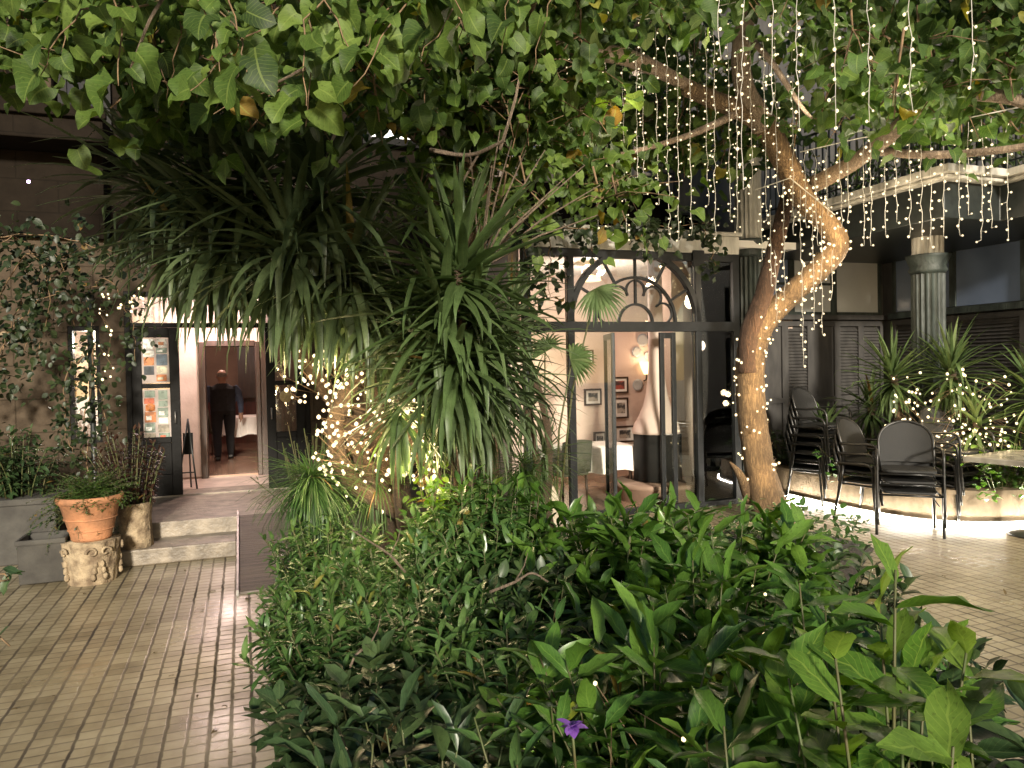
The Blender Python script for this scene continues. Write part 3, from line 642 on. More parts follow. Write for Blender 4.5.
def gdoor(x0, x1, ang, hinge):
    t = MB(); hx = x0 if hinge == 'l' else x1; wd = x1-x0
    sgn = 1 if hinge == 'l' else -1
    A, B = sorted((0, sgn*wd))
    t.box(A, A+.06, -.025, .025, .09, 2.38); t.box(B-.06, B, -.025, .025, .09, 2.38); t.box(A+.06, B-.06, -.024, .024, 2.3, 2.38); t.box(A+.06, B-.06, -.024, .024, .09, .2)
    o = t.build('door', M['frame'], pav, bevel=.005); o.location = (hx, P0+.0, 0); o.rotation_euler = (0, 0, ang)
    p = MB(); p.box(A+.06, B-.06, -.004, .004, .2, 2.3); p.build('pane', M['glass'], o)
    h = MB(); ex = B-.03 if hinge == 'l' else A+.03; h.tube([(ex, -.025, 1.02), (ex, -.08, 1.02), (ex-sgn*.1, -.08, 1.02)], .009, 8); h.build('handle', M['steel'], o)
gdoor(4.53, 5.2, 1.25, 'l'); gdoor(5.22, 5.46, 0, 'r')
# roof, rear room
f = MB(); f.box(rl-.1, rr_+.05, P0-.05, P0+.12, TZ+.065, TZ+.31); f.box(rl-.12, rr_+.07, P0-.1, P0+.2, TZ+.31, TZ+.36); f.build('roof_fascia', M['whitew'], pav, bevel=.012)
f = MB(); f.box(rl-.1, 8.3, P0+.125, PD+.2, TZ+.2, TZ+.3); f.build('roof', M['white'], pav)
f = MB(); f.box(rl-.06, 8.3, PD, PD+.15, 0, TZ+.2); f.box(rl-.2, rl-.06, P0+.1, PD+.15, 0, TZ+.2); f.box(8.15, 8.3, 9.8, PD, 0, TZ+.2); f.box(rr_+.06, 8.3, 9.62, 9.8, 0, TZ+.2)
f.build('wall', M['pinkwall'], pav)
f = MB(); f.box(6.02, 6.36, 9.55, 9.95, .03, TZ+.19); f.build('corner_pier', M['pinkwall'], pav)
f = MB(); f.box(rl-.06, 8.15, P0+.06, PD, .0, .03); f.build('floor', M['polished'], pav)
f = MB(); f.box(3.3, 4.0, PD-.06, PD-.004, .03, 2.3); f.box(3.32, 3.62, 10.2, 10.28, .03, 2.25); f.build('dark_door', M['wood'], pav)
# sconce and pavilion lamp
t = thing('wall_sconce', 'glowing amber wall sconce above the white fireplace hood', 'lamp', wor(7.0, PD-.12, 1.88), TH)
a = MB(); a.lathe([(.05, -.1), (.1, .02), (.13, .12), (.12, .13)], 20); a.build('lamp_shade', M['lampglow'], t); a = MB(); a.tube([(0, .1, -.22), (0, .02, -.2), (0, 0, -.1)], .014, 8); a.build('bracket', M['iron'], t); lamp('bulb_light', (0, -.12, .16), 5, (1, .7, .42), .08, t)
t = thing('pendant_lamp', 'ceiling lamp lighting the pavilion dining room', 'lamp', wor(5.2, 10.6, 3.4), TH)
a = MB(); a.lathe([(.012, .17), (.012, 0), (.16, -.03), (.18, -.1), (.001, -.12)], 20); a.build('lamp_shade', M['lampglow'], t); lamp('bulb_light', (0, 0, -.3), 52, (1, .80, .68), .14, t)
# fireplace
fp = at(658, 480, 10.75); t = thing('fireplace', 'white bottle-shaped fireplace hood over a black hearth', 'fireplace', (fp.x, fp.y, .03), TH)
a = MB(); a.lathe([(.36, .93), (.365, .97), (.33, 1.06), (.26, 1.18), (.2, 1.32), (.16, 1.48), (.13, 1.66), (.11, 1.9), (.1, 3.5)], 32, (0, 0, 0)); a.build('hood', M['hood'], t)
a = MB(); a.lathe([(.345, .26), (.345, .925)], 32); a.build('firebox', M['soot'], t)
a = MB(); a.lathe([(.62, 0), (.62, .17), (.65, .18), (.65, .24), (.62, .245)], 40); a.build('hearth', M['hearth'], t)
# pictures and plates on the back wall
art = [simple("picture print", (.4, .36, .3), (.05, .05, .05), rough=.5, scale=7, lo=.46, hi=.54), simple("red print", (.3, .07, .05), (.05, .03, .03), rough=.5, scale=8, lo=.46, hi=.54)]
pics = [(586, 357, .30, .26, 'small landscape picture highest in the left column of frames', 0), (593, 397, .34, .3, 'wide framed picture in the middle of the left column', 0), (600, 440, .24, .3, 'small dark framed picture lowest in the left column', 0), (620, 385, .34, .3, 'framed picture with a reddish print beside the sconce', 1), (621, 408, .3, .38, 'upright framed picture below the reddish print', 0), (625, 434, .42, .3, 'large dark picture leaning low beside the hearth', 0)]
def hit_d(x, y, d):
    M3 = cam.rotation_euler.to_matrix(); v = M3 @ Vector(((x-512)/F, (384-y)/F, -1.0)); tt = (d - 0)/(v.dot(DV)); p = Vector((0, 0, CAM_H))+v*tt
    return p.dot(RV), p.z
for x, y, wd, ht, lab, k in pics:
    r, z = hit_d(x, y, PD-.03); t = thing('picture_frame', lab, 'picture', wor(r, PD-.03, z), TH, 'framed pictures on the pavilion wall')
    a = MB(); e = .03; W2, H2 = wd/2, ht/2
    a.box(-W2, W2, -.012, .028, H2-e, H2); a.box(-W2, W2, -.012, .028, -H2, -H2+e); a.box(-W2, -W2+e, -.0118, .0278, -H2+e, H2-e); a.box(W2-e, W2, -.0118, .0278, -H2+e, H2-e); a.build('frame', M['wood'], t)
    a = MB(); a.box(-W2+e, W2-e, 0, .026, -H2+e, H2-e); a.build('mount', M['white'], t)
    a = MB(); a.box(-W2*.55, W2*.55, -.004, -.0005, -H2*.5, H2*.5); a.build('print', art[k], t)
for x, y, rad, lab in ((643, 340, .12, 'largest plate at the top above the sconce'), (637, 352, .1, 'plate on the wall left of the sconce'), (648, 356, .08, 'small plate on the wall right of the sconce'), (638, 385, .11, 'plate on the wall below the sconce')):
    r, z = hit_d(x, y, PD-.03); t = thing('wall_plate', lab, 'plate', wor(r, PD-.005, z), TH, 'plates on the pavilion wall')
    a = MB(); a.lathe([(rad*.5, 0), (rad, .02), (rad, .025), (rad*.6, .012), (.001, .01)], 24); a.v = [(x_, -z_, y_) for x_, y_, z_ in a.v]; a.build('plate', M['smoky'], t)
# dining table with white cloth and dining chairs
def dtable(name, lab, r, d, z, wd, dp, grp=None):
    t = thing(name, lab, 'table', wor(r, d, z), TH, grp); a = MB()
    for sx in (-1, 1):
        for sy in (-1, 1): MB().tube([(sx*(wd/2-.08), sy*(dp/2-.08), 0), (sx*(wd/2-.08), sy*(dp/2-.08), .7)], .025, 8).build('leg', M['wood'], t)
    a.box(-wd/2, wd/2, -dp/2, dp/2, .7, .735); a.build('tabletop', M['wood'], t)
    c = thing('tablecloth', 'white folded cloth over the ' + lab.split(' ', 1)[1], 'tablecloth', wor(r, d, z), TH)
    m_ = MB(); K = 120; hw, hd = wd/2+.015, dp/2+.015; ring = []
    per = 4*(hw+hd)
    for i in range(K):
        s_ = per*i/K
        if s_ < 2*hw: x, y = -hw+s_, -hd
        elif s_ < 2*hw+2*hd: x, y = hw, -hd+s_-2*hw
        elif s_ < 4*hw+2*hd: x, y = hw-(s_-2*hw-2*hd), hd
        else: x, y = -hw, hd-(s_-4*hw-2*hd)
        ring.append((x, y))
    vs = [(x, y, .742) for x, y in ring]
    for lv, (zz, fl) in enumerate(((.735, .004), (.6, .03), (.42, .055))):
        for i, (x, y) in enumerate(ring):
            k = fl*(1+.6*math.sin(i*.9)+.3*math.sin(i*2.3)); l = math.hypot(x/hw, y/hd); zz2 = zz-(.05 if lv == 2 else 0)*math.sin(i*.21)**2
            vs.append((x+k*(1 if abs(x) >= hw-.01 else 0)*math.copysign(1, x), y+k*(1 if abs(y) >= hd-.01 else 0)*math.copysign(1, y), zz2))
    m_.add(vs, [tuple(range(K))]+[(j*K+i, j*K+(i+1) % K, (j+1)*K+(i+1) % K, (j+1)*K+i) for j in range(3) for i in range(K)], True)
    m_.build('cloth', M['cloth'], c); return t
dtable('dining_table', 'long dining table behind the glass left of the pavilion doors', 4.67, 10.0, .03, 1.5, .85)
dtable('dining_table', 'small dining table beyond the man in the hall', .15, 15.6, LZ+.03, 1.0, .9)
dtable('side_table', 'narrow serving table deep in the pavilion left corner', 3.75, 11.6, .03, .7, .5)
def dchair(lab, r, d, z, rot):
    t = thing('dining_chair', lab, 'chair', wor(r, d, z), TH+rot, 'upholstered dining chairs')
    MB().box(-.22, .22, -.22, .22, .42, .49).build('seat', M['seatgreen'], t, bevel=.02)
    a = MB(); K = 10; vs = []
    for i in range(K+1):
        x = -.23+.46*i/K; yb = -.22-.05*math.cos(x/.23*1.3)
        for zz in (.47, .62, .78, .90+.03*math.cos(x/.23*1.5)): vs += [(x, yb-.02-(zz-.47)*.12, zz), (x, yb+.02-(zz-.47)*.12, zz)]
    fs = []
    for i in range(K):
        o0, o1 = i*8, i*8+8
        for j in range(3): fs += [(o0+2*j, o1+2*j, o1+2*j+2, o0+2*j+2), (o0+2*j+1, o0+2*j+3, o1+2*j+3, o1+2*j+1)]
        fs += [(o0+6, o1+6, o1+7, o0+7), (o0, o0+1, o1+1, o1)]
    fs += [(0, 2, 4, 6, 7, 5, 3, 1), tuple(K*8+q_ for q_ in (1, 3, 5, 7, 6, 4, 2, 0))]
    a.add(vs, fs, True); a.build('backrest', M['seatgreen'], t)
    for sx in (-1, 1):
        for sy in (-1, 1): MB().tube([(sx*.19, sy*.19, .43), (sx*.2, sy*.21, 0)], [.022, .014], 8).build('leg', M['wood'], t)
dchair('olive dining chair at the near left of the long table', 4.2, 9.4, .03, .15)
dchair('olive dining chair beside the small table beyond the man', -.45, 15.75, LZ+.03, -1.3)

# ================================================================== RIGHT WING: dark slatted wall with windows, side wall, balcony
wing = thing('side_wing', 'dark timber wing with slatted panels below a row of windows', 'building', (0, 0, 0), TH)
B0 = 9.6; SX = 10.2
w_ = MB(); w_.box(rr_+.3, SX, B0+.02, B0+.2, 0, 4.3); w_.box(SX+.02, SX+.2, 1.5, B0+.2, 0, 4.3); w_.box(6.4, 16, B0+.3, B0+.45, 4.3, 8.5); w_.build('wall', M['shutter'], wing)
def slats(mb, x0, x1, z0, z1, axis):
    z = z0
    while z < z1-.02:
        if axis == 'x':
            mb.add([(x0, B0-.03, z), (x1, B0-.03, z), (x1, B0, z+.045), (x0, B0, z+.045), (x0, B0-.022, z-.006), (x1, B0-.022, z-.006), (x1, B0+.008, z+.039), (x0, B0+.008, z+.039)], [(0, 1, 2, 3), (7, 6, 5, 4), (0, 4, 5, 1)])
        else:
            mb.add([(SX-.03, x0, z), (SX-.03, x1, z), (SX, x1, z+.045), (SX, x0, z+.045), (SX-.022, x0, z-.006), (SX-.022, x1, z-.006), (SX+.008, x1, z+.039), (SX+.008, x0, z+.039)], [(0, 1, 2, 3), (7, 6, 5, 4), (0, 4, 5, 1)])
        z += .052
xs = [6.95, 7.6, 8.1, 8.6, 9.15, 9.65, 10.12]
for i in range(len(xs)-1):
    a = MB(); x0, x1 = xs[i], xs[i+1]
    for bx in ((x0, x0+.06), (x1-.06, x1)): a.box(bx[0], bx[1], B0-.045, B0+.02, .1, 2.6)
    for bz in ((.1, .18), (1.3, 1.38), (2.52, 2.6)): a.box(x0+.06, x1-.06, B0-.043, B0+.02, bz[0], bz[1])
    if i % 2 == 0 or i > 3: slats(a, x0+.06, x1-.06, .19, 1.28, 'x'); slats(a, x0+.06, x1-.06, 1.4, 2.5, 'x')
    else: a.box(x0+.06, x1-.06, B0-.01, B0+.02, .18, 1.3); a.box(x0+.06, x1-.06, B0-.01, B0+.02, 1.38, 2.52)
    a.build('shutter', M['shutter'], wing)
a = MB(); a.box(6.95, 10.15, B0-.1, B0+.02, 2.62, 2.7); a.build('sill', M['shutter'], wing, bevel=.008)
wx = [6.95, 7.7, 8.25, 9.1, 10.1]
for i in range(4):
    x0, x1 = wx[i], wx[i+1]; a = MB()
    for bx in ((x0, x0+.05), (x1-.05, x1)): a.box(bx[0], bx[1], B0-.04, B0+.02, 2.7, 3.7)
    a.box(x0+.05, x1-.05, B0-.038, B0+.02, 3.64, 3.7); a.box(x0+.05, x1-.05, B0-.038, B0+.02, 2.7, 2.75)
    if i != 3: a.box(x0+.05, x1-.05, B0-.03, B0+.02, 3.18, 3.22)
    wf = a.build('window', M['patina'], wing); p = MB(); p.box(x0+.05, x1-.05, B0-.005, B0+.01, 2.75, 3.64); p.build('pane', M['smoky'] if i >= 2 else M['bluepane'], wf)
ys = [3.2, 4.2, 5.2, 6.2, 7.2, 8.3, 9.4]
for i in range(len(ys)-1):
    y0, y1 = ys[i], ys[i+1]; a = MB()
    for by in ((y0, y0+.06), (y1-.06, y1)): a.box(SX-.045, SX+.02, by[0], by[1], .1, 2.6)
    for bz in ((.1, .18), (1.3, 1.38), (2.52, 2.6)): a.box(SX-.043, SX+.02, y0+.06, y1-.06, bz[0], bz[1])
    slats(a, y0+.06, y1-.06, .19, 1.28, 'y'); slats(a, y0+.06, y1-.06, 1.4, 2.5, 'y'); a.build('shutter', M['shutter'], wing)
    a = MB(); a.box(SX-.04, SX+.02, y0, y0+.05, 2.74, 3.7); a.box(SX-.04, SX+.02, y1-.05, y1, 2.74, 3.7); a.box(SX-.038, SX+.02, y0+.05, y1-.05, 3.64, 3.7)
    wf = a.build('window', M['patina'], wing); p = MB(); p.box(SX-.008, SX+.01, y0+.05, y1-.05, 2.74, 3.64); p.build('pane', M['bluepane'] if i % 3 else M['black'], wf)
a = MB(); a.box(SX-.14, SX+.02, 3.2, 9.4, 2.62, 2.72); a.build('sill', M['patina'], wing, bevel=.008)
# balcony
bal = thing('balcony', 'pale edged balcony with an iron railing over the right hand terrace', 'balcony', (0, 0, 0), TH)
BZ = 3.99
poly = [(7.43, 6.1), (8.35, 6.1), (8.35, 5.6), (9.3, 5.6), (9.3, 5.1), (13, 5.1), (13, B0+.3), (7.43, B0+.3)]
a = MB(); a.prism(poly, BZ+.05, BZ+.14); a.build('slab', M['whitew'], bal, bevel=.01)
pi_ = [(7.49, 6.16), (8.41, 6.16), (8.41, 5.66), (9.36, 5.66), (9.36, 5.16), (12.9, 5.16), (12.9, B0+.3), (7.49, B0+.3)]
a = MB(); a.prism(pi_, BZ, BZ+.048); a.build('cornice', M['whitew'], bal, bevel=.02)
a = MB(); a.prism([(7.6, 6.3), (8.5, 6.3), (8.5, 5.8), (12.8, 5.8), (12.8, B0), (7.6, B0)], BZ-.42, BZ-.002); a.build('beam', M['iron'], bal, bevel=.01)
a = MB()
segs = [((7.5, B0), (7.5, 6.17)), ((7.5, 6.17), (8.42, 6.17)), ((8.42, 6.17), (8.42, 5.67)), ((8.42, 5.67), (9.37, 5.67)), ((9.37, 5.67), (9.37, 5.17)), ((9.37, 5.17), (12.9, 5.17))]
for (p0, p1) in segs:
    p0, p1 = Vector((*p0, 0)), Vector((*p1, 0)); ln = (p1-p0).length; k = max(1, int(ln/.115))
    for i in range(k):
        p = p0.lerp(p1, i/k); a.box(p.x-.009, p.x+.009, p.y-.009, p.y+.009, BZ+.14, BZ+1.1) if i % 8 else a.box(p.x-.02, p.x+.02, p.y-.02, p.y+.02, BZ+.14, BZ+1.16)
    a.tube([p0+Vector((0, 0, BZ+1.1)), p1+Vector((0, 0, BZ+1.1))], .022, 8); a.tube([p0+Vector((0, 0, BZ+.24)), p1+Vector((0, 0, BZ+.24))], .012, 6)
a.build('railing', M['iron'], bal)
# plants on the balcony
def loose_plant(name, label, loc, n, spread, h, ll, tm, mat, cat='plant', group=None):
    t = thing(name, label, cat, loc, 0, group); pos = []; dr = []; up = []; sc = []; st = MB()
    for i in range(n//12):
        q = Vector((random.gauss(0, spread[0]), random.gauss(0, spread[1]), 0)); tip = q*1.25+Vector((random.gauss(0, .06), random.gauss(0, .06), h*random.uniform(.55, 1)))
        st.tube([q*.5, q*.9+Vector((0, 0, h*.35)), tip], .005, 4)
        for j in range(12):
            u_ = random.random(); p = q.lerp(tip, u_)+Vector((random.gauss(0, .04), random.gauss(0, .04), 0)); pos.append(p)
            dr.append((random.gauss(0, 1), random.gauss(0, 1), random.gauss(.1, .5))); up.append((random.gauss(0, .3), random.gauss(0, .3), 1)); sc.append(ll*random.uniform(.6, 1.15))
    st.build('stems', M['greenstem'], t); scatter('leaves', tm, pos, dr, up, sc, mat, t); return t
loose_plant('balcony_plant', 'pale green pot plant on the balcony behind the railing corner', wor(8.0, 6.7, BZ+.14), 420, (.2, .2), .8, .12, LANCE, M['yellowleaf'], group='plants on the balcony')
loose_plant('balcony_plant', 'bushy green plant on the balcony at the right picture edge', wor(9.2, 6.3, BZ+.14), 500, (.35, .25), .8, .12, LANCE, M['broad'], group='plants on the balcony')
loose_plant('balcony_plant', 'leafy green plant along the left balcony railing', wor(7.9, 7.9, BZ+.14), 500, (.2, .5), .75, .11, LANCE, M['broad'], group='plants on the balcony')
# columns
cp_ = at(929, 400, 9.9)
def column(lab, r, d, zb, zt, rad, white_from, mats):
    t = thing('column', lab, 'column', wor(r, d, 0), TH, 'cast iron columns')
    a = MB(); a.lathe([(rad*1.5, zb), (rad*1.5, zb+.12), (rad*1.25, zb+.2), (rad*1.1, zb+.3), (rad, zb+.4)], 32); a.build('base', mats[0], t)
    a = MB(); a.lathe([(rad, zb+.4), (rad, white_from-.25)], 80, flute=.11, nf=20, smooth=False); a.build('shaft', mats[0], t)
    a = MB(); a.lathe([(rad, white_from-.25), (rad*1.15, white_from-.2), (rad*1.05, white_from-.15), (rad*1.3, white_from-.03), (rad*1.35, white_from)], 32); a.build('capital', mats[0], t)
    a = MB(); a.lathe([(rad*.95, white_from+.001), (rad*.95, zt)], 80, flute=.13, nf=18, smooth=False); a.build('upper_shaft', mats[1], t)
column('fluted column with patina under the balcony corner behind the palms', cp_.dot(RV), cp_.dot(DV), .3, BZ-.422, .205, BZ-.66, (M['patina'], M['whitew']))
column('fluted column with white upper shaft right of the glass pavilion', 6.95, 8.95, 0, 6.0, .2, 3.72, (M['patina'], M['whitew']))
a = MB(); a.box(6.66, 7.6, 8.62, 9.3, 3.66, 3.74)
# planter: raised curved wall, soil, led strip at its foot
path = [(7.38, B0-.06), (7.38, 8.6), (7.39, 7.9), (7.44, 7.2), (7.56, 6.7), (7.76, 6.4), (8.05, 6.2), (8.5, 6.05), (9.0, 5.95), (10.14, 5.85)]
def smooth_path(p, k=5):
    o = []
    for i in range(len(p)-1):
        p0 = p[max(i-1, 0)]; p1 = p[i]; p2 = p[i+1]; p3 = p[min(i+2, len(p)-1)]
        for s_ in range(k):
            t_ = s_/k
            o.append(tuple(.5*((2*p1[c])+(-p0[c]+p2[c])*t_+(2*p0[c]-5*p1[c]+4*p2[c]-p3[c])*t_**2+(-p0[c]+3*p1[c]-3*p2[c]+p3[c])*t_**3) for c in range(len(p1))))
    o.append(p[-1]); return o
sp_ = smooth_path(path)
def offset(p, d_):
    o = []
    for i in range(len(p)):
        a_, b_ = p[max(i-1, 0)], p[min(i+1, len(p)-1)]; tx, ty = b_[0]-a_[0], b_[1]-a_[1]; l = math.hypot(tx, ty); o.append((p[i][0]-ty/l*d_, p[i][1]+tx/l*d_))
    return o
pl = thing('planter', 'curved cream planter wall with a strip of light along its foot', 'planter', (0, 0, 0), TH)
inn = offset(sp_, .16)
def strip_solid(mb, A, B, z0, z1):
    n_ = len(A); vs = [(x, y, z0) for x, y in A]+[(x, y, z0) for x, y in B]+[(x, y, z1) for x, y in A]+[(x, y, z1) for x, y in B]; fs = []
    for i in range(n_-1):
        fs += [(i, i+1, n_+i+1, n_+i), (2*n_+i, 3*n_+i, 3*n_+i+1, 2*n_+i+1), (i, 2*n_+i, 2*n_+i+1, i+1), (n_+i, n_+i+1, 3*n_+i+1, 3*n_+i)]
    fs += [(0, n_, 3*n_, 2*n_), (n_-1, 3*n_-1, 4*n_-1, 2*n_-1)]; mb.add(vs, fs)
a = MB(); strip_solid(a, sp_, inn, 0, .36); a.build('wall', M['cement'], pl)
a = MB(); strip_solid(a, offset(sp_, -.03), offset(sp_, .19), .362, .41); a.build('coping', M['cement'], pl)
a = MB(); vs = [(x, y, .33) for x, y in inn]; vs.append((10.14, B0-.06, .33)); a.add(vs, [tuple(range(len(vs)))]); a.build('soil', M['soil'], pl)
led = thing('light_strip', 'glowing strip light along the foot of the curved planter wall', 'strip light', (0, 0, 0), TH)
a = MB(); strip_solid(a, offset(sp_, -.075), offset(sp_, -.045), 0.008, .026); a.build('diffuser', M['led'], led)
a = MB(); strip_solid(a, offset(sp_, -.042), offset(sp_, -.004), 0.002, .055); a.build('channel', M['steel'], led)

# stone table at the right edge
t = thing('garden_table', 'grey marble topped garden table on a round base at the right edge', 'table', (5.72, 8.05, 0), TH)
a = MB(); K = 40; a.box(-.52, .52, -.52, .52, .80, .862); a.build('tabletop', M['slab'], t, bevel=.012); t.rotation_euler = (0, 0, .5)
MB().lathe([(.05, .06), (.045, .80)], 20).build('pedestal', M['iron'], t); MB().lathe([(.3, 0), (.3, .02), (.1, .05), (.05, .06)], 32).build('base', M['iron'], t)

# ================================================================== STACKED CHAIRS
def make_chair():
    t = thing('terrace_chair', 'x', 'chair')
    a = MB(); K = 20; out = []
    for i in range(K):                       # rounded square seat
        an = 2*math.pi*i/K; c, s_ = math.cos(an), math.sin(an); e = .35
        out.append((.255*math.copysign(abs(c)**e, c), .02+.235*math.copysign(abs(s_)**e, s_)))
    a.prism(out, .435, .462); a.build('seat', M['chair'], t, bevel=.008)
    a = MB(); vs = []; nx, nz = 14, 10
    def backpt(u_, v_):
        half = .255*(1 if v_ < .45 else math.sqrt(max(0, 1-((v_-.45)/.55)**2.4)))
        x = half*u_; z = .50+.42*v_; y = -.215-.12*v_ + .05*(x/.255)**2
        return x, y, z
    for th_ in (0, .016):
        for j in range(nz+1):
            for i in range(nx+1):
                x, y, z = backpt(-1+2*i/nx, min(j/nz, .995)); vs.append((x, y-th_, z))
    q = (nx+1)*(nz+1); fs = []
    for j in range(nz):
        for i in range(nx):
            b_ = j*(nx+1)+i; fs += [(b_, b_+1, b_+nx+2, b_+nx+1), (q+b_, q+b_+nx+1, q+b_+nx+2, q+b_+1)]
    a.add(vs, fs, True); a.build('backrest', M['chair'], t)
    a = MB(); rim = []
    for k in range(-12, 13):
        u_ = k/12; an = u_*math.pi/2
        v_ = .45+.55*math.cos(an)**.85 if abs(u_) < 1 else .45; x = .265*math.sin(an); rim.append((x, -.225-.12*v_+.05*(x/.255)**2, .50+.43*v_))
    rim = [(-.258, -.2, .44), (-.265, -.19, .58)]+rim+[(.265, -.19, .58), (.258, -.2, .44)]
    a.tube(rim, .016, 8); a.build('back_frame', M['tubeM'], t)
    for sx in (-1, 1):
        a = MB(); a.tube(smooth_path([(sx*.31, .27, 0), (sx*.305, .235, .4), (sx*.305, .225, .6), (sx*.305, .15, .665), (sx*.305, -.05, .66), (sx*.29, -.2, .66), (sx*.266, -.225, .655)], 4), .0145, 8); a.build('arm', M['tubeM'], t)
        a = MB(); a.tube([(sx*.262, -.19, .44), (sx*.268, -.215, .22), (sx*.275, -.265, 0)], .0145, 8); a.build('leg', M['tubeM'], t)
    a = MB(); a.tube([(-.305, .235, .42), (.305, .235, .42)], .011, 6); a.tube([(-.262, -.19, .425), (.262, -.19, .425)], .011, 6); a.tube([(-.262, -.19, .42), (-.305, .235, .42)], .011, 6); a.tube([(.262, -.19, .42), (.305, .235, .42)], .011, 6); a.tube([(-.285, .1, .3), (-.2, .12, .425)], .008, 6)
    a.build('seat_frame', M['tubeM'], t); return t
chair0 = make_chair(); first = True
ordn = ['lowest', 'second from the bottom', 'third from the bottom', 'fourth from the bottom', 'fifth from the bottom', 'sixth from the bottom', 'seventh from the bottom']
def stack(n_, x, y, rot, where, lean=0.0):
    global first
    for k in range(n_):
        c = chair0 if first else copy_tree(chair0); first = False
        off = Vector((0, .022*k, .12*k)); off.rotate(Euler((0, 0, rot)))
        c.location = Vector((x, y, .004))+off; c.rotation_euler = (0, 0, rot+random.uniform(-.03, .03)); c.scale = (1.06, 1.06, 1.06)
        nm = 'topmost' if k == n_-1 else ordn[k]
        tag(c, 'black woven armchair, %s of the %s' % (nm, where), 'chair', 'stacked terrace armchairs')
p = at(908, 533, 8.35); stack(3, p.x, p.y, 2.74, 'stack in front, facing the court')
p = at(957, 515, 9.0); stack(4, p.x-.06, p.y, -2.68, 'stack beside the marble table')
p = at(872, 517, 9.0); stack(3, p.x, p.y+.1, -2.5, 'short stack left of the facing one')
p = at(815, 487, 10.3); stack(6, p.x, p.y, -2.45, 'tall stack by the tree trunk')
p = at(795, 487, 10.1); 

# ================================================================== LEFT: pots, planters, pole
pt = wor(-1.4, 8.0)
t = thing('stone_capital', 'carved stone column capital under the terracotta pot', 'column capital', pt, TH+.4)
a = MB(); vs = []; K = 48
def capr(an, z): return (.2+.035*(z/.4)+.03*max(0, math.cos(4*an))**2*(.4+z))*(1+.05*math.sin(12*an)*math.sin(z*22))
for j in range(13):
    z = .4*j/12
    for k in range(K): an = 2*math.pi*k/K; rr2 = capr(an, z); vs.append((rr2*math.cos(an), rr2*math.sin(an), z))
a.add(vs, [(j*K+k, j*K+(k+1) % K, (j+1)*K+(k+1) % K, (j+1)*K+k) for j in range(12) for k in range(K)]+[tuple(12*K+k for k in range(K))], True); a.build('block', M['carved'], t)
a = MB()
for k in range(4):
    an = k*math.pi/2
    for s_ in (-1, 1):
        aa = an+s_*.22; sp2 = []
        for i in range(16):
            ph = i/15*5.5; r2 = .055*(1-i/18); cx2 = math.cos(ph)*r2*s_; cz2 = .31+math.sin(ph)*r2
            base = .255; sp2.append((base*math.cos(aa)-math.sin(aa)*cx2, base*math.sin(aa)+math.cos(aa)*cx2, cz2))
        a.tube(sp2, .013, 6)
        for lf in range(3):
            zz = .08+lf*.06; bb = aa-s_*.05*lf; a.ball((.235*math.cos(bb), .235*math.sin(bb), zz), .032, 1, (.8, .8, 1.3))
a.build('carved_leaves', M['carved'], t)
t = thing('flower_pot', 'large terracotta pot standing on the carved capital', 'pot', pt+Vector((0, 0, .402)), 0)
a = MB(); a.lathe([(.16, 0), (.175, .02), (.175, .04), (.255, .34), (.262, .345), (.265, .36), (.285, .365), (.29, .42), (.27, .425), (.255, .4), (.25, .36)], 40); a.build('pot', M['terra'], t)
a = MB(); a.lathe([(.195, .095), (.2, .1), (.198, .11)], 40); a.lathe([(.225, .2), (.231, .205), (.23, .215)], 40); a.build('raised_band', M['terra'], t)
a = MB(); a.lathe([(.252, .35), (.252, .375), (.001, .385)], 24); a.build('soil', M['soil'], t)
# feathery plant in the pot
def feathery(name, lab, loc, n_, L, mat, ll, cat='plant', group=None, droop=.9):
    t = thing(name, lab, cat, loc, 0, group); pos = []; dr = []; up = []; sc = []; st = MB()
    for i in range(n_):
        az = random.uniform(0, 6.28); e = random.uniform(.2, 1.4); p = Vector((random.gauss(0, .06), random.gauss(0, .06), 0)); pts = [p.copy()]; l = L*random.uniform(.5, 1.1)
        for k in range(8):
            d_ = Vector((math.cos(az)*math.cos(e), math.sin(az)*math.cos(e), math.sin(e))); p = p+d_*(l/8); pts.append(p.copy()); e -= droop*.28*random.uniform(.6, 1.3)
            for q in range(4):
                pos.append(p+Vector((random.gauss(0, .008),)*3)); sd = Vector((-math.sin(az), math.cos(az), 0))*random.choice((-1, 1)); v = sd+d_*.6+Vector((0, 0, random.gauss(0, .35))); dr.append(v); up.append((random.gauss(0, .3), random.gauss(0, .3), 1)); sc.append(ll*random.uniform(.6, 1.2)*(1-k/14))
        st.tube(pts, .0025, 3)
    st.build('stems', M['greenstem'], t); scatter('fronds', SLIM, pos, dr, up, sc, mat, t); return t
feathery('fern', 'feathery bright green fern in the terracotta pot', pt+Vector((0, 0, .77)), 230, .36, M['fern'], .06, droop=.5)
t = thing('stone_drum', 'short weathered stone drum at the left end of the steps', 'stone drum', wor(-1.12, 8.62, LZ/2), TH)
MB().lathe([(.19, 0), (.185, .1), (.175, .3), (.19, .44), (.18, .46), (.15, .46), (.14, .42)], 28, flute=.06, nf=14).build('drum', M['carved'], t)
MB().lathe([(.15, .40), (.001, .42)], 20).build('soil', M['soil'], t)
shrub('red_shrub', 'dark red leaved shrub growing from the stone drum', wor(-1.12, 8.62, LZ/2+.42), .42, .85, 40, 30, .09, SLIM, M['redleaf'], spread=.4, lowest=.1)
t = thing('planter_box', 'small grey cement planter box on the tiles left of the pot', 'planter', at(47, 578, 7.0), TH)
MB().lathe([(.26, 0), (.27, .36), (.29, .365), (.29, .41), (.25, .41), (.24, .33)], 4).build('box', M['grey'], t, bevel=.012); t.rotation_euler = (0, 0, TH+.785)
MB().lathe([(.24, .34), (.001, .345)], 4).build('soil', M['soil'], t)
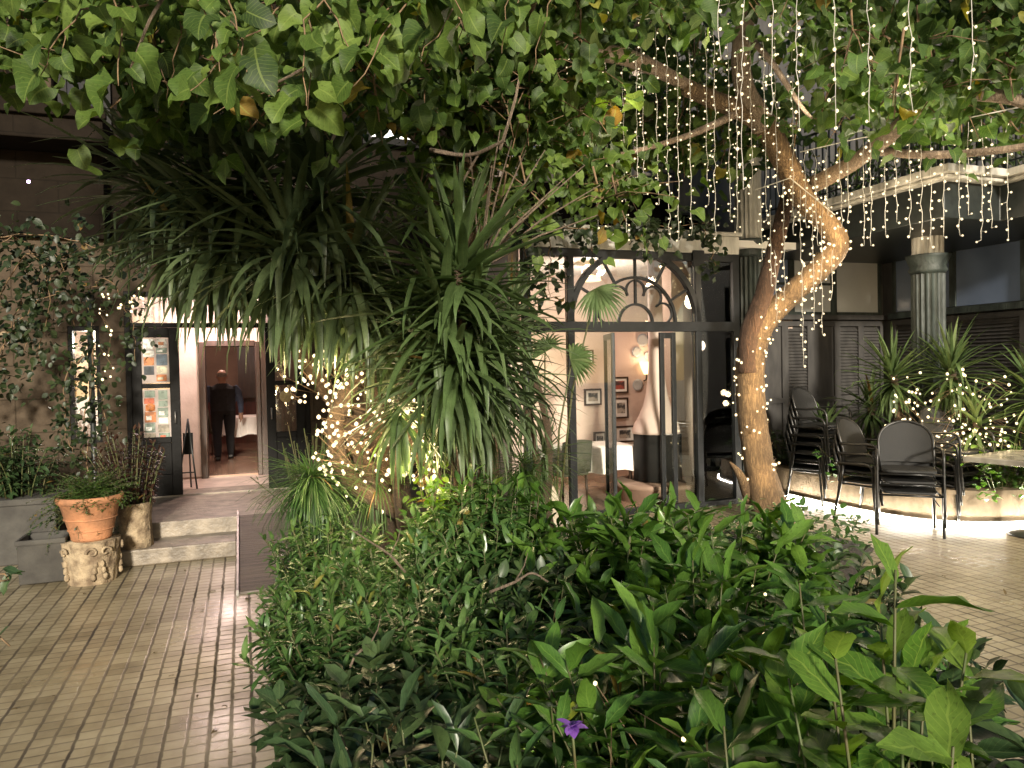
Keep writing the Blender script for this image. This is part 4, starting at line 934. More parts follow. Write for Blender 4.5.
feathery('fern', 'drooping fern trailing over the small grey planter box', at(75, 520, 7.2), 55, .5, M['darkleaf'], .05)
t = thing('planter_trough', 'long dark grey planter trough along the left stone wall', 'planter', wor(-3.2, 9.3), TH)
a = MB(); a.box(-1.6, 1.3, -.3, .3, 0, .62); a.box(-1.63, 1.33, -.33, .33, .62, .69); a.build('trough', M['grey'], t, bevel=.012)
for lab, r, hh, mt in (('dark glossy shrub in the long trough nearest the pole', -2.25, .75, 'darkleaf'), ('dark green shrub in the middle of the long trough', -2.95, .8, 'narrow'), ('dark shrub at the far left of the long trough', -3.6, .8, 'darkleaf')):
    shrub('trough_shrub', lab, wor(r, 9.25, .69), .5, hh, 34, 22, .13, LANCE, M[mt], group='shrubs in the long trough', lowest=.1)
pole = thing('garden_pole', 'slim dark green iron pole wrapped in climber left of the entrance', 'pole', at(97, 540, 8.2), 0)
pz = pole.location.z; pole.location.z = 0
MB().lathe([(.06, 0), (.06, .05), (.035, .1), (.03, .2), (.028, 2.75)], 12).build('shaft', M['iron'], pole); MB().lathe([(.028, 2.75), (.06, 2.8), (.05, 2.85), (.001, 2.9)], 12).build('finial', M['iron'], pole)
# climber: leaves along wandering stems given as lists of points
def climber(name, lab, paths, per, ll, mat, tm, thick=.008, fuzz=.12, cat='climber', hang=.4):
    t = thing(name, lab, cat, paths[0][0], 0); o0 = Vector(paths[0][0]); st = MB(); pos = []; dr = []; up = []; sc = []
    for pth in paths:
        pts = [Vector(p)-o0 for p in smooth_path([tuple(p) for p in pth], 6)]; pts = [p+Vector((random.gauss(0, .015), random.gauss(0, .015), random.gauss(0, .015))) for p in pts]
        st.tube(pts, [thick*(1-.6*i/len(pts)) for i in range(len(pts))], 5)
        for i in range(len(pts)-1):
            n_ = max(1, int((pts[i+1]-pts[i]).length*per))
            for k in range(n_):
                p = pts[i].lerp(pts[i+1], random.random())+Vector((random.gauss(0, fuzz), random.gauss(0, fuzz), random.gauss(0, fuzz))); pos.append(p)
                dr.append((random.gauss(0, .7), random.gauss(-.25, .6), random.gauss(-hang, .5))); up.append((random.gauss(0, .5), random.gauss(-.6, .4), random.gauss(.7, .3))); sc.append(ll*random.uniform(.55, 1.15))
    st.build('stem', M['twig'], t); scatter('leaves', tm, pos, dr, up, sc, mat, t); return t
pb = Vector(pole.location)
climber('pole_climber', 'dark climber hanging from the pole in front of the entrance window', [
    [pb+Vector((.05, -.05, .1)), pb+Vector((-.04, -.08, 1.2)), pb+Vector((.05, -.05, 2.2)), pb+Vector((0, -.05, 2.8))],
    [pb+Vector((0, -.05, 2.9)), pb+Vector((.25, -.1, 3.0)), pb+Vector((.45, 0, 2.6)), pb+Vector((.5, 0, 2.1))],
    [pb+Vector((0, -.05, 2.2)), pb+Vector((-.2, -.1, 2.0)), pb+Vector((-.25, -.1, 1.4)), pb+Vector((-.15, -.1, 1.1))],
    [pb+Vector((0, -.05, 3.3)), pb+Vector((-.3, -.1, 3.1)), pb+Vector((-.6, 0, 2.7)), pb+Vector((-.75, 0, 2.2))],
    [pb+Vector((0, -.05, 2.0)), pb+Vector((.15, -.05, 1.7)), pb+Vector((.2, -.05, 1.2))],
    [pb+Vector((0, -.05, 3.4)), pb+Vector((.4, .1, 3.3)), pb+Vector((.9, .2, 3.1)), pb+Vector((1.2, .3, 2.9))]], 120, .085, M['ivy'], ROUND, fuzz=.11)
climber('wall_climber', 'climber with broad dark leaves over the left stone wall', [
    [at(-20, 430, 8.3), at(10, 330, 8.3), at(40, 270, 8.2), at(90, 245, 8.0)],
    [at(0, 300, 8.3), at(20, 260, 8.0), at(60, 260, 8.0), at(75, 330, 8.2)],
    [at(-10, 250, 7.8), at(20, 240, 7.8), at(50, 300, 8.0), at(30, 380, 8.2)],
    [at(-20, 240, 7.8), at(40, 235, 7.8), at(100, 250, 7.6), at(130, 280, 7.6)], [at(-10, 400, 8.2), at(5, 340, 8.0), at(30, 310, 7.9), at(60, 290, 7.9)]], 80, .1, M['ivy'], ROUND, fuzz=.14)
# easel-like menu stand
t = thing('menu_stand', 'folded dark metal menu stand just inside the entrance', 'menu stand', wor(-.84, 11.2, LZ), TH)
a = MB(); a.tube([(-.05, 0, 0), (.1, .1, 1.0)], .012, 6); a.tube([(.2, 0, 0), (.1, .1, 1.0)], .012, 6); a.tube([(.1, .35, 0), (.1, .1, .95)], .012, 6); a.tube([(0, .03, .25), (.17, .03, .25)], .01, 6); a.build('legs', M['iron'], t)
a = MB(); a.box(.03, .16, .085, .1, .5, .8); a.build('board', M['black'], t)

# ================================================================== PERSON (seen from behind, walking into the room)
def person(loc, rot):
    t = thing('person', 'person in a dark vest over a blue shirt and black trousers walking away indoors', 'person', loc, rot)
    def chain(pts, rad, bm_src):
        bm_src.tube(pts, rad, 14)
    a = MB()     # y+ is the walking direction
    a.tube([(0, 0, .86), (0, 0, .95), (0, 0, 1.05), (0, .01, 1.2), (0, .02, 1.33), (0, .03, 1.4), (0, .035, 1.45)], [.145, .165, .165, .175, .18, .13, .07], 18)
    a.v = [(x*1.18, y*.78, z) if abs(x) < .5 else (x, y, z) for x, y, z in a.v]
    a.tube([(0, .03, 1.4), (0, .05, 1.52)], .058, 12)
    a.ball((0, .065, 1.60), .1, 3, (.8, 1.0, 1.15)); a.ball((0, .17, 1.585), .02, 2, (.8, 1, 1.3)); a.ball((.082, .06, 1.59), .025, 2, (.4, .8, 1.3)); a.ball((-.082, .06, 1.59), .025, 2, (.4, .8, 1.3))
    for sx, st in ((-1, -.13), (1, .16)):
        a.tube([(sx*.09, 0, .95), (sx*.1, .02+st*.4, .7), (sx*.105, st*.75, .47), (sx*.105, st*.9-.02, .3), (sx*.105, st-.03, .09)], [.105, .092, .068, .066, .05], 14)
        a.tube([(sx*.105, st-.06, .055), (sx*.11, st+.03, .045), (sx*.12, st+.15, .032), (sx*.12, st+.19, .03)], [.045, .05, .042, .02], 12)
        a.tube([(sx*.17, .02, 1.39), (sx*.225, 0, 1.3), (sx*.27, -.01, 1.1), (sx*.275, .06-st*.2, .87)], [.07, .066, .052, .038], 12)
        hx, hy, hz = sx*.275, .07-st*.2, .80
        a.tube([(sx*.275, .06-st*.2, .88), (hx, hy, hz), (hx, hy+.01, hz-.04)], [.032, .04, .034], 10)
        for f_ in range(4): a.tube([(hx, hy-.03+.02*f_, hz-.03), (hx-sx*.005, hy-.032+.022*f_, hz-.075), (hx-sx*.02, hy-.03+.022*f_, hz-.115+.008*abs(f_-1))], [.011, .010, .008], 6)
        a.tube([(hx, hy+.03, hz+.02), (hx-sx*.015, hy+.055, hz-.02), (hx-sx*.02, hy+.055, hz-.055)], [.013, .011, .009], 6)
    sk = simple("skin", (.5, .3, .22), (.42, .24, .17), rough=.5); vest = simple("dark vest", (.02, .022, .028), (.012, .013, .017), rough=.85, scale=20, bump=.2); shirt = simple("blue shirt", (.075, .1, .17), (.05, .07, .12), rough=.85, scale=14, bump=.2); tr = simple("black trousers", (.01, .01, .011), rough=.9); shoe = simple("black shoes", (.012, .011, .011), rough=.35)
    o = a.build('body', [sk, vest, shirt, tr, shoe], t)
    md = o.modifiers.new('r', 'REMESH'); md.mode = 'VOXEL'; md.voxel_size = .011; md.use_smooth_shade = True; s2 = o.modifiers.new('s', 'SMOOTH'); s2.factor = .5; s2.iterations = 3
    dg = bpy.context.evaluated_depsgraph_get(); me = bpy.data.meshes.new_from_object(o.evaluated_get(dg)); o.modifiers.clear()
    me.materials.clear()
    for m_ in (sk, vest, shirt, tr, shoe): me.materials.append(m_)
    for p_ in me.polygons:
        c = p_.center; p_.use_smooth = True
        if c.z > 1.455: k = 0
        elif abs(c.x) > .205 and c.z < .88 and c.z > .6: k = 0
        elif abs(c.x) > .19+.0*(c.z-1) and c.z > .86: k = 2
        elif c.z > .93: k = 1
        elif c.z < .075: k = 4
        else: k = 3
        p_.material_index = k
    o.data = me
    t.scale = (1.14, 1.05, .97)
    hb = MB(); hb.ball((0, .055, 1.625), .104, 3, (.8, .95, 1.0)); hb.f = [f_ for f_ in hb.f]
    hv = []; keep = []
    for f_ in hb.f:
        c = sum((Vector(hb.v[i]) for i in f_), Vector())/len(f_)
        if c.y < .05 and 1.555 < c.z < 1.655: keep.append(f_)
    hb.f = keep; hb.m = [0]*len(keep); hb.sm = [True]*len(keep); hb.build('hair', simple("grey hair", (.35, .33, .3), (.2, .19, .18), rough=.8, scale=40), t)
    return t
person(wor(-.36, 14.7, LZ+.03), TH+.1)

# ================================================================== MAIN TREE
tree = thing('mulberry_tree', 'gnarled mulberry tree with crooked trunk wrapped in fairy lights', 'tree', at(772, 525, 9.1))
T0 = Vector(tree.location); T0.z = 0; tree.location = T0
def L_(p): return Vector(p)-T0
def gn(pts, rad, mb, n_=14, jit=.05, k=6):
    full = smooth_path([tuple(p)+(r,) for p, r in zip(pts, rad)], k); mb.tube([q[:3] for q in full], [q[3] for q in full], n_, jit=jit)
    return [Vector(q[:3]) for q in full], [q[3] for q in full]
tm_ = MB()
trunkpath = [(at(780, 545, 9.1), 0.270), (at(768, 505, 9.1), 0.216), (at(755, 440, 9.1), 0.176), (at(750, 385, 9.1), 0.176), (at(753, 345, 9.05), 0.171), (at(768, 318, 9.0), 0.140), (at(798, 288, 8.9), 0.135), (at(824, 264, 8.85), 0.140), (at(837, 244, 8.8), 0.135), (at(827, 224, 8.75), 0.126), (at(803, 198, 8.7), 0.131), (at(784, 160, 8.6), 0.135), (at(764, 125, 8.5), 0.126), (at(740, 110, 8.4), 0.108), (at(710, 98, 8.3), 0.095), (at(683, 86, 8.2), 0.090)]
trunkpath = [(L_(p), r) for p, r in trunkpath]
TP, TRr = gn([p for p, r in trunkpath], [r for p, r in trunkpath], tm_)
st2 = MB(); gn([L_(at(748, 372, 9.02)), L_(at(750, 335, 8.98)), L_(at(762, 300, 8.95)), L_(at(771, 265, 9.0)), L_(at(779, 232, 9.1)), L_(at(788, 195, 9.3))], [.12, .125, .11, .1, .095, .09], st2); st2.build('stem', M['shadebark'], tree)
gn([L_(at(750, 500, 9.2)), L_(at(740, 475, 9.0)), L_(at(730, 462, 9.0))], [.08, .05, .01], tm_, 8)
tm_.build('trunk', M['bark'], tree)
lb = MB()
gn([L_(at(764, 125, 8.5)), L_(at(745, 90, 8.3)), L_(at(742, 40, 8.1)), L_(at(760, -30, 8.0))], [.15, .11, .1, .09], lb, 12)
gn([L_(at(812, 185, 8.9)), L_(at(850, 165, 8.2)), L_(at(890, 135, 7.6)), L_(at(930, 100, 7.2)), L_(at(990, 95, 6.8)), L_(at(1050, 110, 6.5))], [.1, .085, .08, .07, .06, .05], lb, 10)
gn([L_(at(700, 92, 8.3)), L_(at(640, 62, 7.8)), L_(at(580, 48, 7.2)), L_(at(520, 38, 6.6)), L_(at(450, 55, 6.1))], [.06, .085, .085, .08, .05], lb, 10)
gn([L_(at(870, 150, 8)), L_(at(930, 155, 7.4)), L_(at(1000, 150, 6.9)), L_(at(1060, 140, 6.6))], [.05, .04, .035, .03], lb, 8)
gn([L_(at(742, 30, 8.1)), L_(at(770, 60, 7.4)), L_(at(800, 105, 6.8)), L_(at(812, 118, 6.6))], [.035, .03, .02, .012], lb, 6)
gn([L_(at(740, 112, 8.4)), L_(at(690, 135, 8.0)), L_(at(640, 150, 7.6)), L_(at(600, 158, 7.2))], [.05, .035, .025, .015], lb, 6)
lb.build('limb', M['barkpale'], tree)
# crown: leaf clumps on twigs
def crown(parent, origin, clumps, ll, mat, tm, name='crown', twigname='twigs', per=60, fuzz=.28, hang=.55):
    pos = []; dr = []; up = []; sc = []; rn = []; st = MB()
    for c, dens, sz in clumps:
        c = Vector(c)-origin
        tw = [c+Vector((random.gauss(0, .05), random.gauss(0, .05), .35*sz)), c, c+Vector((random.gauss(0, .2), random.gauss(0, .2), -.3*sz))]
        st.tube(tw, [.012, .008, .004], 4); b_ = random.gauss(.45, .14)
        for k in range(4):
            e = c+Vector((random.gauss(0, .3), random.gauss(0, .3), random.gauss(0, .2)))*sz; st.tube([c, c.lerp(e, .5)+Vector((0, 0, .04)), e], [.007, .005, .003], 3)
        for k in range(int(per*dens)):
            pos.append(c+Vector((random.gauss(0, fuzz*1.15), random.gauss(0, fuzz*1.1), random.gauss(0, fuzz*.8)))*sz)
            dr.append((random.gauss(0, .7), random.gauss(-.2, .7), random.gauss(-hang, .45))); up.append((random.gauss(0, .4), random.gauss(-.55, .4), random.gauss(.8, .25))); sc.append(ll*random.uniform(.55, 1.2)); rn.append(random.uniform(.955, 1) if random.random() < .02 else min(.92, max(0, b_+random.gauss(0, .19))))
    st.build(twigname, M['twig'], parent); scatter(name, tm, pos, dr, up, sc, mat, parent, np.array(rn))
random.seed(21)
cl = []
def clump(n_, x0, x1, ylow, spread_, Y0, Y1, d0=.5, d1=1.1, s0=.7, s1=1.1):
    for i in range(n_):
        x = random.uniform(x0, x1); y = ylow-abs(random.gauss(0, spread_))
        if y > -120: cl.append((at(x, y, random.uniform(Y0, Y1)), random.uniform(d0, d1), random.uniform(s0, s1)))
clump(46, 440, 600, 125, 80, 6.0, 7.8)
clump(54, 590, 790, 160, 110, 8.9, 10.6, .5, 1.0, .9, 1.3)
clump(7, 590, 790, 5, 30, 6.6, 7.6, .4, .8)
clump(46, 790, 1060, 120, 70, 7.0, 8.6, .45, .95)
clump(15, 840, 1060, 95, 60, 5.6, 6.6, .5, .9)
clump(50, 420, 1060, -20, 45, 5.5, 8.0, .9, 1.1, 1.1, 1.3)
crown(tree, T0, cl, .155, M['mulbfar'], HEART, per=46)

# ---------------- second tree: trunk hidden in the yuccas, canopy over the left court, near sprays
tree2 = thing('overhanging_tree', 'broad leaved tree behind the yuccas whose boughs hang over the court', 'tree', (-.3, 7.3, 0))
O2 = Vector(tree2.location)
b2 = MB()
gn([Vector((0, 0, 0)), Vector((.05, 0, 1.4)), Vector((-.05, -.1, 2.8)), Vector((.1, -.2, 4.2)), Vector((.0, -.4, 5.6))], [.13, .1, .095, .09, .08], b2, 12)
b2.build('trunk', M['bark'], tree2)
b2 = MB()
gn([Vector((.1, -.2, 4.1)), Vector((-.5, -1.5, 4.7)), Vector((-.9, -3.0, 4.6)), Vector((-1.1, -4.0, 4.3))], [.09, .07, .05, .03], b2, 8)
gn([Vector((.0, -.2, 3.8)), Vector((-1.5, -1.2, 4.6)), Vector((-2.6, -2.4, 4.7)), Vector((-3.1, -3.4, 4.5))], [.09, .07, .05, .03], b2, 8)
gn([Vector((.1, -.2, 4.3)), Vector((.5, -1.5, 4.8)), Vector((.5, -2.8, 4.7)), Vector((.2, -3.9, 4.3))], [.08, .06, .05, .03], b2, 8)
b2.build('limb', M['bark'], tree2)
# near sprays: twigs hanging to given tips
sp_tips = []
random.seed(11)
prof = [(5, -10), (48, 72), (85, 8), (110, 95), (150, 115), (190, 125), (230, 130), (265, 110), (300, 120), (340, 125), (375, 110), (405, 75), (440, 60), (480, 55), (520, 70)]
for x, y in prof:
    for k in range(random.choice((2, 3, 3, 4))):
        Y = random.uniform(2.4, 3.8); sp_tips.append((at(x+random.uniform(-22, 22), y-random.choice((0, 0, 15, 30, 50))+random.uniform(-14, 8), Y), 1))
pos = []; dr = []; up = []; sc = []; rn = []; st = MB()
for tip, _ in sp_tips:
    tip = tip-O2; top = tip+Vector((random.gauss(0, .25), random.uniform(.0, .5), random.uniform(.65, 1.0))); q1 = top.lerp(tip, .35)+Vector((random.gauss(0, .1), random.gauss(0, .08), 0)); mid = top.lerp(tip, .7)+Vector((random.gauss(0, .1), random.gauss(0, .08), .05))
    pts = [Vector(q) for q in smooth_path([tuple(top), tuple(q1), tuple(mid), tuple(tip)], 5)]; pts = [p+Vector((random.gauss(0, .008), random.gauss(0, .008), 0)) for p in pts]; st.tube(pts, [.006*(1-.75*i/len(pts)) for i in range(len(pts))], 5)
    n_ = 19; b_ = random.gauss(.45, .15)
    for j in range(n_):
        u_ = (j+.3)/n_; f_ = u_*(len(pts)-1); i = min(len(pts)-2, int(f_)); p = pts[i].lerp(pts[i+1], f_-i); az = j*2.6+random.uniform(-.5, .5)
        off = Vector((math.cos(az), math.sin(az), .1))*random.uniform(.02, .06); pos.append(p+off)
        dr.append((math.cos(az)*.8, math.sin(az)*.8-.15, random.gauss(-.75, .35))); up.append((random.gauss(0, .3), random.gauss(-.75, .3), random.gauss(.7, .2))); sc.append(.118*random.uniform(.35, 1.2)); rn.append(random.uniform(.955, 1) if random.random() < .025 else min(.92, max(0, b_+random.gauss(.05, .24))))
st.build('hanging_twigs', M['twig'], tree2); scatter('hanging_leaves', HEART, pos, dr, up, sc, M['mulberry'], tree2, np.array(rn))
cl = []
for i in range(72):
    x = random.uniform(-40, 460); y = 95-abs(random.gauss(0, 75)); Y = random.uniform(3.8, 6.2)
    if x < 110 and y > 20: y -= 60
    cl.append((at(x, y, Y), random.uniform(.6, 1.1), random.uniform(.6, 1.0)))
for i in range(38): cl.append((at(random.uniform(400, 620), random.uniform(60, 200), random.uniform(6.2, 7.6)), random.uniform(.5, .9), .75))
crown(tree2, O2, cl, .128, M['mulberry'], HEART, per=48, twigname='crown_twigs')
b2 = MB()                                # bare pale twigs
for pth, r_ in (([at(345, -10, 3.0), at(340, 30, 3.0), at(300, 70, 3.0), at(247, 95, 3.1)], .008), ([at(165, -5, 2.9), at(150, 20, 2.9), at(138, 50, 2.9), at(131, 68, 2.9)], .007), ([at(430, 150, 5.5), at(470, 155, 5.4), at(505, 140, 5.3)], .018), ([at(500, 150, 5.6), at(515, 100, 5.6), at(520, 70, 5.6)], .014), ([at(478, 155, 5.4), at(455, 195, 5.3)], .01), ([at(315, 15, 3.3), at(350, 8, 3.4), at(365, 12, 3.4)], .01)):
    b2 = MB(); gn([Vector(p)-O2 for p in pth], [r_*(1-.5*i/len(pth)) for i in range(len(pth))], b2, 6, .08); b2.build('bare_twig', M['barkpale'], tree2)

# ================================================================== YUCCAS
random.seed(5)
def yucca(lab, base, heads, mat, trunks, grp='yuccas in the planting bed', wd=.034, name='yucca', mid_pt=None):
    B = Vector(base); t = thing(name, lab, 'yucca', B, 0, grp); tk = MB(); hs = []
    for (x, y, Y, n_, L, et, el, dp) in heads:
        c = at(x, y, Y)-B; hs.append((c, n_, L, et, el, dp, Vector((0, 0, 1))))
        s0 = Vector((random.gauss(0, .08), random.gauss(0, .08), 0)); m1 = (mid_pt-B if mid_pt is not None else s0.lerp(c, .5))+Vector((random.gauss(0, .07), random.gauss(0, .07), .05)); tk.tube([Vector(q) for q in smooth_path([tuple(s0), tuple(m1), tuple(c-Vector((0, 0, .08)))], 6)], trunks, 9, jit=.12)
    tk.build('trunk', M['palmtrunk'], t); straps('crown', hs, mat, t, width=wd); 
    return t, hs
Y1 = [(150, 178, 6.5, 110, .9, 1.5, -1.3, 1.6), (195, 160, 6.1, 120, .95, 1.5, -1.4, 1.7), (250, 165, 5.7, 140, 1.0, 1.5, -1.45, 1.9), (318, 180, 5.5, 160, 1.05, 1.5, -1.5, 2.1), (225, 225, 5.7, 140, .95, 1.2, -1.5, 2.1), (180, 235, 6.2, 80, .7, 1.3, -1.4, 2.0), (290, 240, 5.4, 160, .95, 1.1, -1.5, 2.3), (350, 260, 5.6, 150, .9, 1.1, -1.5, 2.3), (380, 300, 5.9, 110, .85, 1.0, -1.5, 2.3)]
yucca('tall many headed dark green yucca with long drooping skirts', (-.95, 6.4, .1), Y1, M['yucca'], .055, mid_pt=at(350, 320, 6.3))
yucca('bright green upright yucca left of the glass pavilion', (-.3, 5.7, .1), [(458, 258, 5.1, 90, .8, 1.52, -.9, 1.1), (440, 300, 5.3, 100, .8, 1.2, -1.5, 2.1), (470, 310, 5.4, 120, .8, 1.2, -1.5, 2.1), (455, 350, 5.2, 90, .75, .9, -1.5, 2.1)], M['yuccabright'], .03)
yucca('grey green drooping yucca below the bright upright one', (-.2, 6.0, .1), [(436, 325, 5.7, 90, .8, 1.1, -1.5, 2.2), (450, 370, 5.5, 110, .8, .9, -1.5, 2.2), (488, 345, 5.9, 100, .8, 1.2, -1.5, 2.2), (475, 385, 5.6, 100, .7, .8, -1.5, 2.2)], M['yucca'], .03)
yucca('low yucca with hanging leaves in front of the fairy lit trunks', (-.8, 6.3, .1), [(398, 400, 5.3, 60, .6, .2, -1.5, 2.0)], M['yuccabright'], .03, wd=.019)
# slim-leaved dracaena by the pavilion corner
yucca('slim leaved dracaena against the left pavilion post', (.25, 7.3, .1), [(528, 400, 7.2, 70, .6, 1.45, -1.3, 1.6), (512, 310, 7.2, 80, .65, 1.5, -1.2, 1.4), (545, 450, 7.3, 50, .45, 1.4, -1.2, 1.4)], M['yucca'], .035, wd=.014, name='dracaena')
# dry flower stalks
t = thing('dry_flower_stalks', 'bundle of pale dry flower stalks fanning out above the upright yucca', 'stalks', at(480, 270, 5.6)); o_ = Vector(t.location); a = MB(); random.seed(9)
for x, y in ((500, 130), (512, 140), (526, 150), (545, 150), (470, 150), (585, 165), (600, 185), (565, 178), (598, 215), (492, 165), (540, 205)):
    e = at(x, y, 5.2+random.random()*.5)-o_; a.tube([Vector((0, 0, 0)), e*.5+Vector((0, 0, .05)), e], [.009, .007, .004], 5)
a.build('stalks', M['barkpale'], t)
# fan palm
t = thing('fan_palm', 'small fan palm with pleated fronds in front of the fanlight', 'palm', at(555, 520, 7.9)); o_ = Vector((t.location.x, t.location.y, .05)); t.location = o_; sm_ = MB(); random.seed(4)
V = []; Fq = []; U = []; Rn = []; n0 = 0
for (x, y, Y, rad, axx) in ((596, 290, 7.7, .36, (.5, -.5, -.75)), (572, 360, 7.6, .3, (.75, -.45, .3)), (545, 350, 7.7, .34, (-.2, -.6, .5))):
    c = at(x, y, Y)-o_; sm_.tube([Vector((0, 0, 0)), c*.55+Vector((-.05, .05, .15)), c], [.014, .011, .008], 6); ax = Vector(axx).normalized(); sd = ax.cross(Vector((0, -1, .3))).normalized(); nn = sd.cross(ax)
    for k in range(26):
        an = -1.5+3.0*k/25; d_ = ax*math.cos(an)+sd*math.sin(an); l = rad*(1-.12*abs(an))*random.uniform(.92, 1.05); sdd = nn.cross(d_).normalized(); rn = random.gauss(.5, .15)
        for s_ in range(5):
            u_ = s_/4; ww = .017*math.sin(math.pi*min(1, .12+.88*u_)**.8)+.001; p = c+d_*l*u_+nn*(.02 if k % 2 else 0)+Vector((0, 0, -.28*l*u_**3)); V += [p-sdd*ww, p+nn*ww*.4, p+sdd*ww]; U += [(u_, 0), (u_, .5), (u_, 1)]; Rn += [rn]*3
        for s_ in range(4): a0 = n0+s_*3; Fq += [(a0, a0+3, a0+4, a0+1), (a0+1, a0+4, a0+5, a0+2)]
        n0 += 15
sm_.build('stems', M['greenstem'], t); mesh_np('fronds', np.array([tuple(v) for v in V]), np.array(Fq), np.array(U), np.array(Rn), M['yuccabright'], t)

# ================================================================== SHRUBS IN THE BED
random.seed(31)
SB = [
 ('broad', 'broad leaved shrub in front of the glass doors', (.62, 4.7), .62, 1.05, 46, 20, .24), ('broad', 'broad leaved shrub between the glass doors and the lit tree', (1.3, 4.6), .62, 1.1, 46, 20, .25),
 ('broad', 'tall leafy shrub at the middle of the bed', (.85, 3.4), .6, 1.08, 40, 19, .235), ('broad', 'leafy shrub left of the yellowish big leaved one', (1.15, 2.75), .5, 1.14, 30, 19, .22),
 ('yellow', 'yellowish shrub with the biggest leaves nearest the camera', (.93, 1.8), .36, 1.58, 15, 18, .22), ('broad', 'mid green shrub just right of the violet flower', (.45, 2.6), .45, 1.08, 28, 19, .21),
 ('broad', 'near shrub with long glossy leaves low in the picture', (.62, 1.95), .42, 1.08, 22, 18, .22), ('dark', 'dark leaved shrub in the lower right corner', (1.3, 1.95), .4, 1.2, 30, 20, .17),
 ('dark', 'dark round leaved shrub below the stacked chairs', (1.95, 4.6), .5, .85, 34, 20, .13), ('dark', 'dark low shrub beside the right hand tiles', (1.78, 3.4), .42, .8, 30, 20, .13),
 ('narrow', 'bright narrow leaved shrub under the upright yucca', (-.2, 5.2), .55, 1.02, 60, 30, .15), ('narrow', 'tall narrow leaved shrub hiding the yucca trunks', (-.35, 5.35), .45, 1.22, 50, 30, .15), ('broad', 'leafy green shrub between the yuccas and the standing stone', (.0, 5.45), .36, 1.12, 30, 22, .17),
 ('narrow', 'narrow leaved shrub below the fairy lit trunks', (-.8, 5.1), .55, .85, 60, 30, .14),
 ('narrow', 'fine leaved shrub below the weeping grass beside the ramp', (-1.45, 5.6), .42, .9, 48, 30, .11), ('narrow', 'fine leaved shrub beside the foot of the ramp', (-1.2, 4.75), .5, .72, 60, 30, .12), ('narrow', 'arching narrow leaved shrub spilling onto the tiles', (-.98, 4.0), .48, .72, 56, 30, .13),
 ('narrow', 'narrow leaved shrub in the middle of the bed', (-.42, 4.1), .5, .8, 52, 30, .14), ('dark', 'deep green shrub at the bed centre before the standing stone', (.15, 4.3), .5, .82, 46, 26, .13),
 ('dark', 'dark low shrub at the left corner of the bed', (-.68, 3.2), .42, .66, 44, 26, .14), ('narrow', 'shrub at the bed centre behind the violet flower', (.0, 3.2), .5, .88, 44, 26, .15),
]
for k, lab, (x, y), rad, h_, ns, nl, ll in SB:
    mt, tm__, w__ = {'broad': ('broad', BROAD, .74), 'yellow': ('yellowleaf', BROAD, 1.1), 'dark': ('darkleaf', ROUND, .8), 'narrow': ('narrow', LANCE, .78)}[k]
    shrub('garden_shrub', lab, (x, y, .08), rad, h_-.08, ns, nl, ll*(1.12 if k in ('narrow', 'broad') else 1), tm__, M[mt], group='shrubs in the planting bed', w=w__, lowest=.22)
shrub('ruellia_plant', 'long leaved dark plant at the bottom of the picture', (-.3, 2.35, .06), .42, .8, 26, 16, .24, LANCE, M['darkleaf'], cat='plant', group='long leaved plants', w=.62, lowest=.25, droop=.1)
shrub('ruellia_plant', 'dark arching plant overhanging the tiles at the bottom left', (-.52, 2.2, .06), .45, .72, 16, 14, .26, LANCE, M['darkleaf'], cat='plant', group='long leaved plants', w=.55, lowest=.25, droop=.1)
rue = shrub('ruellia_plant', 'long leaved plant carrying the violet flower', (.14, 2.05, .06), .36, .98, 20, 16, .2, LANCE, M['narrow'], cat='plant', group='long leaved plants', w=.6, lowest=.3, droop=.1)
# violet flower
fl = at(572, 727, 1.55)-Vector(rue.location); pos = []; dr = []; up = []; sc = []
for k in range(16):
    az = k*2.39996+random.gauss(0, .3); e = random.uniform(-.3, .9); pos.append(fl); dr.append((math.cos(az)*math.cos(e), math.sin(az)*math.cos(e), math.sin(e))); up.append((0, 0, 1)); sc.append(random.uniform(.018, .036))
scatter('flower', [template('round', 4, .3, .2)], pos, dr, up, sc, M['flower'], rue)
MB().tube([fl+Vector((.02, .15, -.35)), fl+Vector((.01, .05, -.12)), fl], [.004, .003, .003], 5).build('flower_stalk', M['greenstem'], rue)
# ground cover
pos = []; dr = []; up = []; sc = []; random.seed(8)
def inbed(x, y):
    c = False; j = len(bed)-1
    for i in range(len(bed)):
        xi, yi = bed[i]; xj, yj = bed[j]
        if (yi > y) != (yj > y) and x < (xj-xi)*(y-yi)/(yj-yi)+xi: c = not c
        j = i
    return c
while len(pos) < 5200:
    x, y = random.uniform(-2, 3.7), random.uniform(1, 8.4)
    if not inbed(x, y): continue
    pos.append((x, y, random.uniform(.1, .42))); dr.append((random.gauss(0, 1), random.gauss(0, 1), random.gauss(.3, .4))); up.append((random.gauss(0, .3), random.gauss(0, .3), 1)); sc.append(random.uniform(.06, .13))
tag(scatter('ground_cover', ROUND+LANCE, pos, dr, up, sc, M['narrow'], None), 'low leafy ground cover under the shrubs', 'ground cover', kind='stuff')
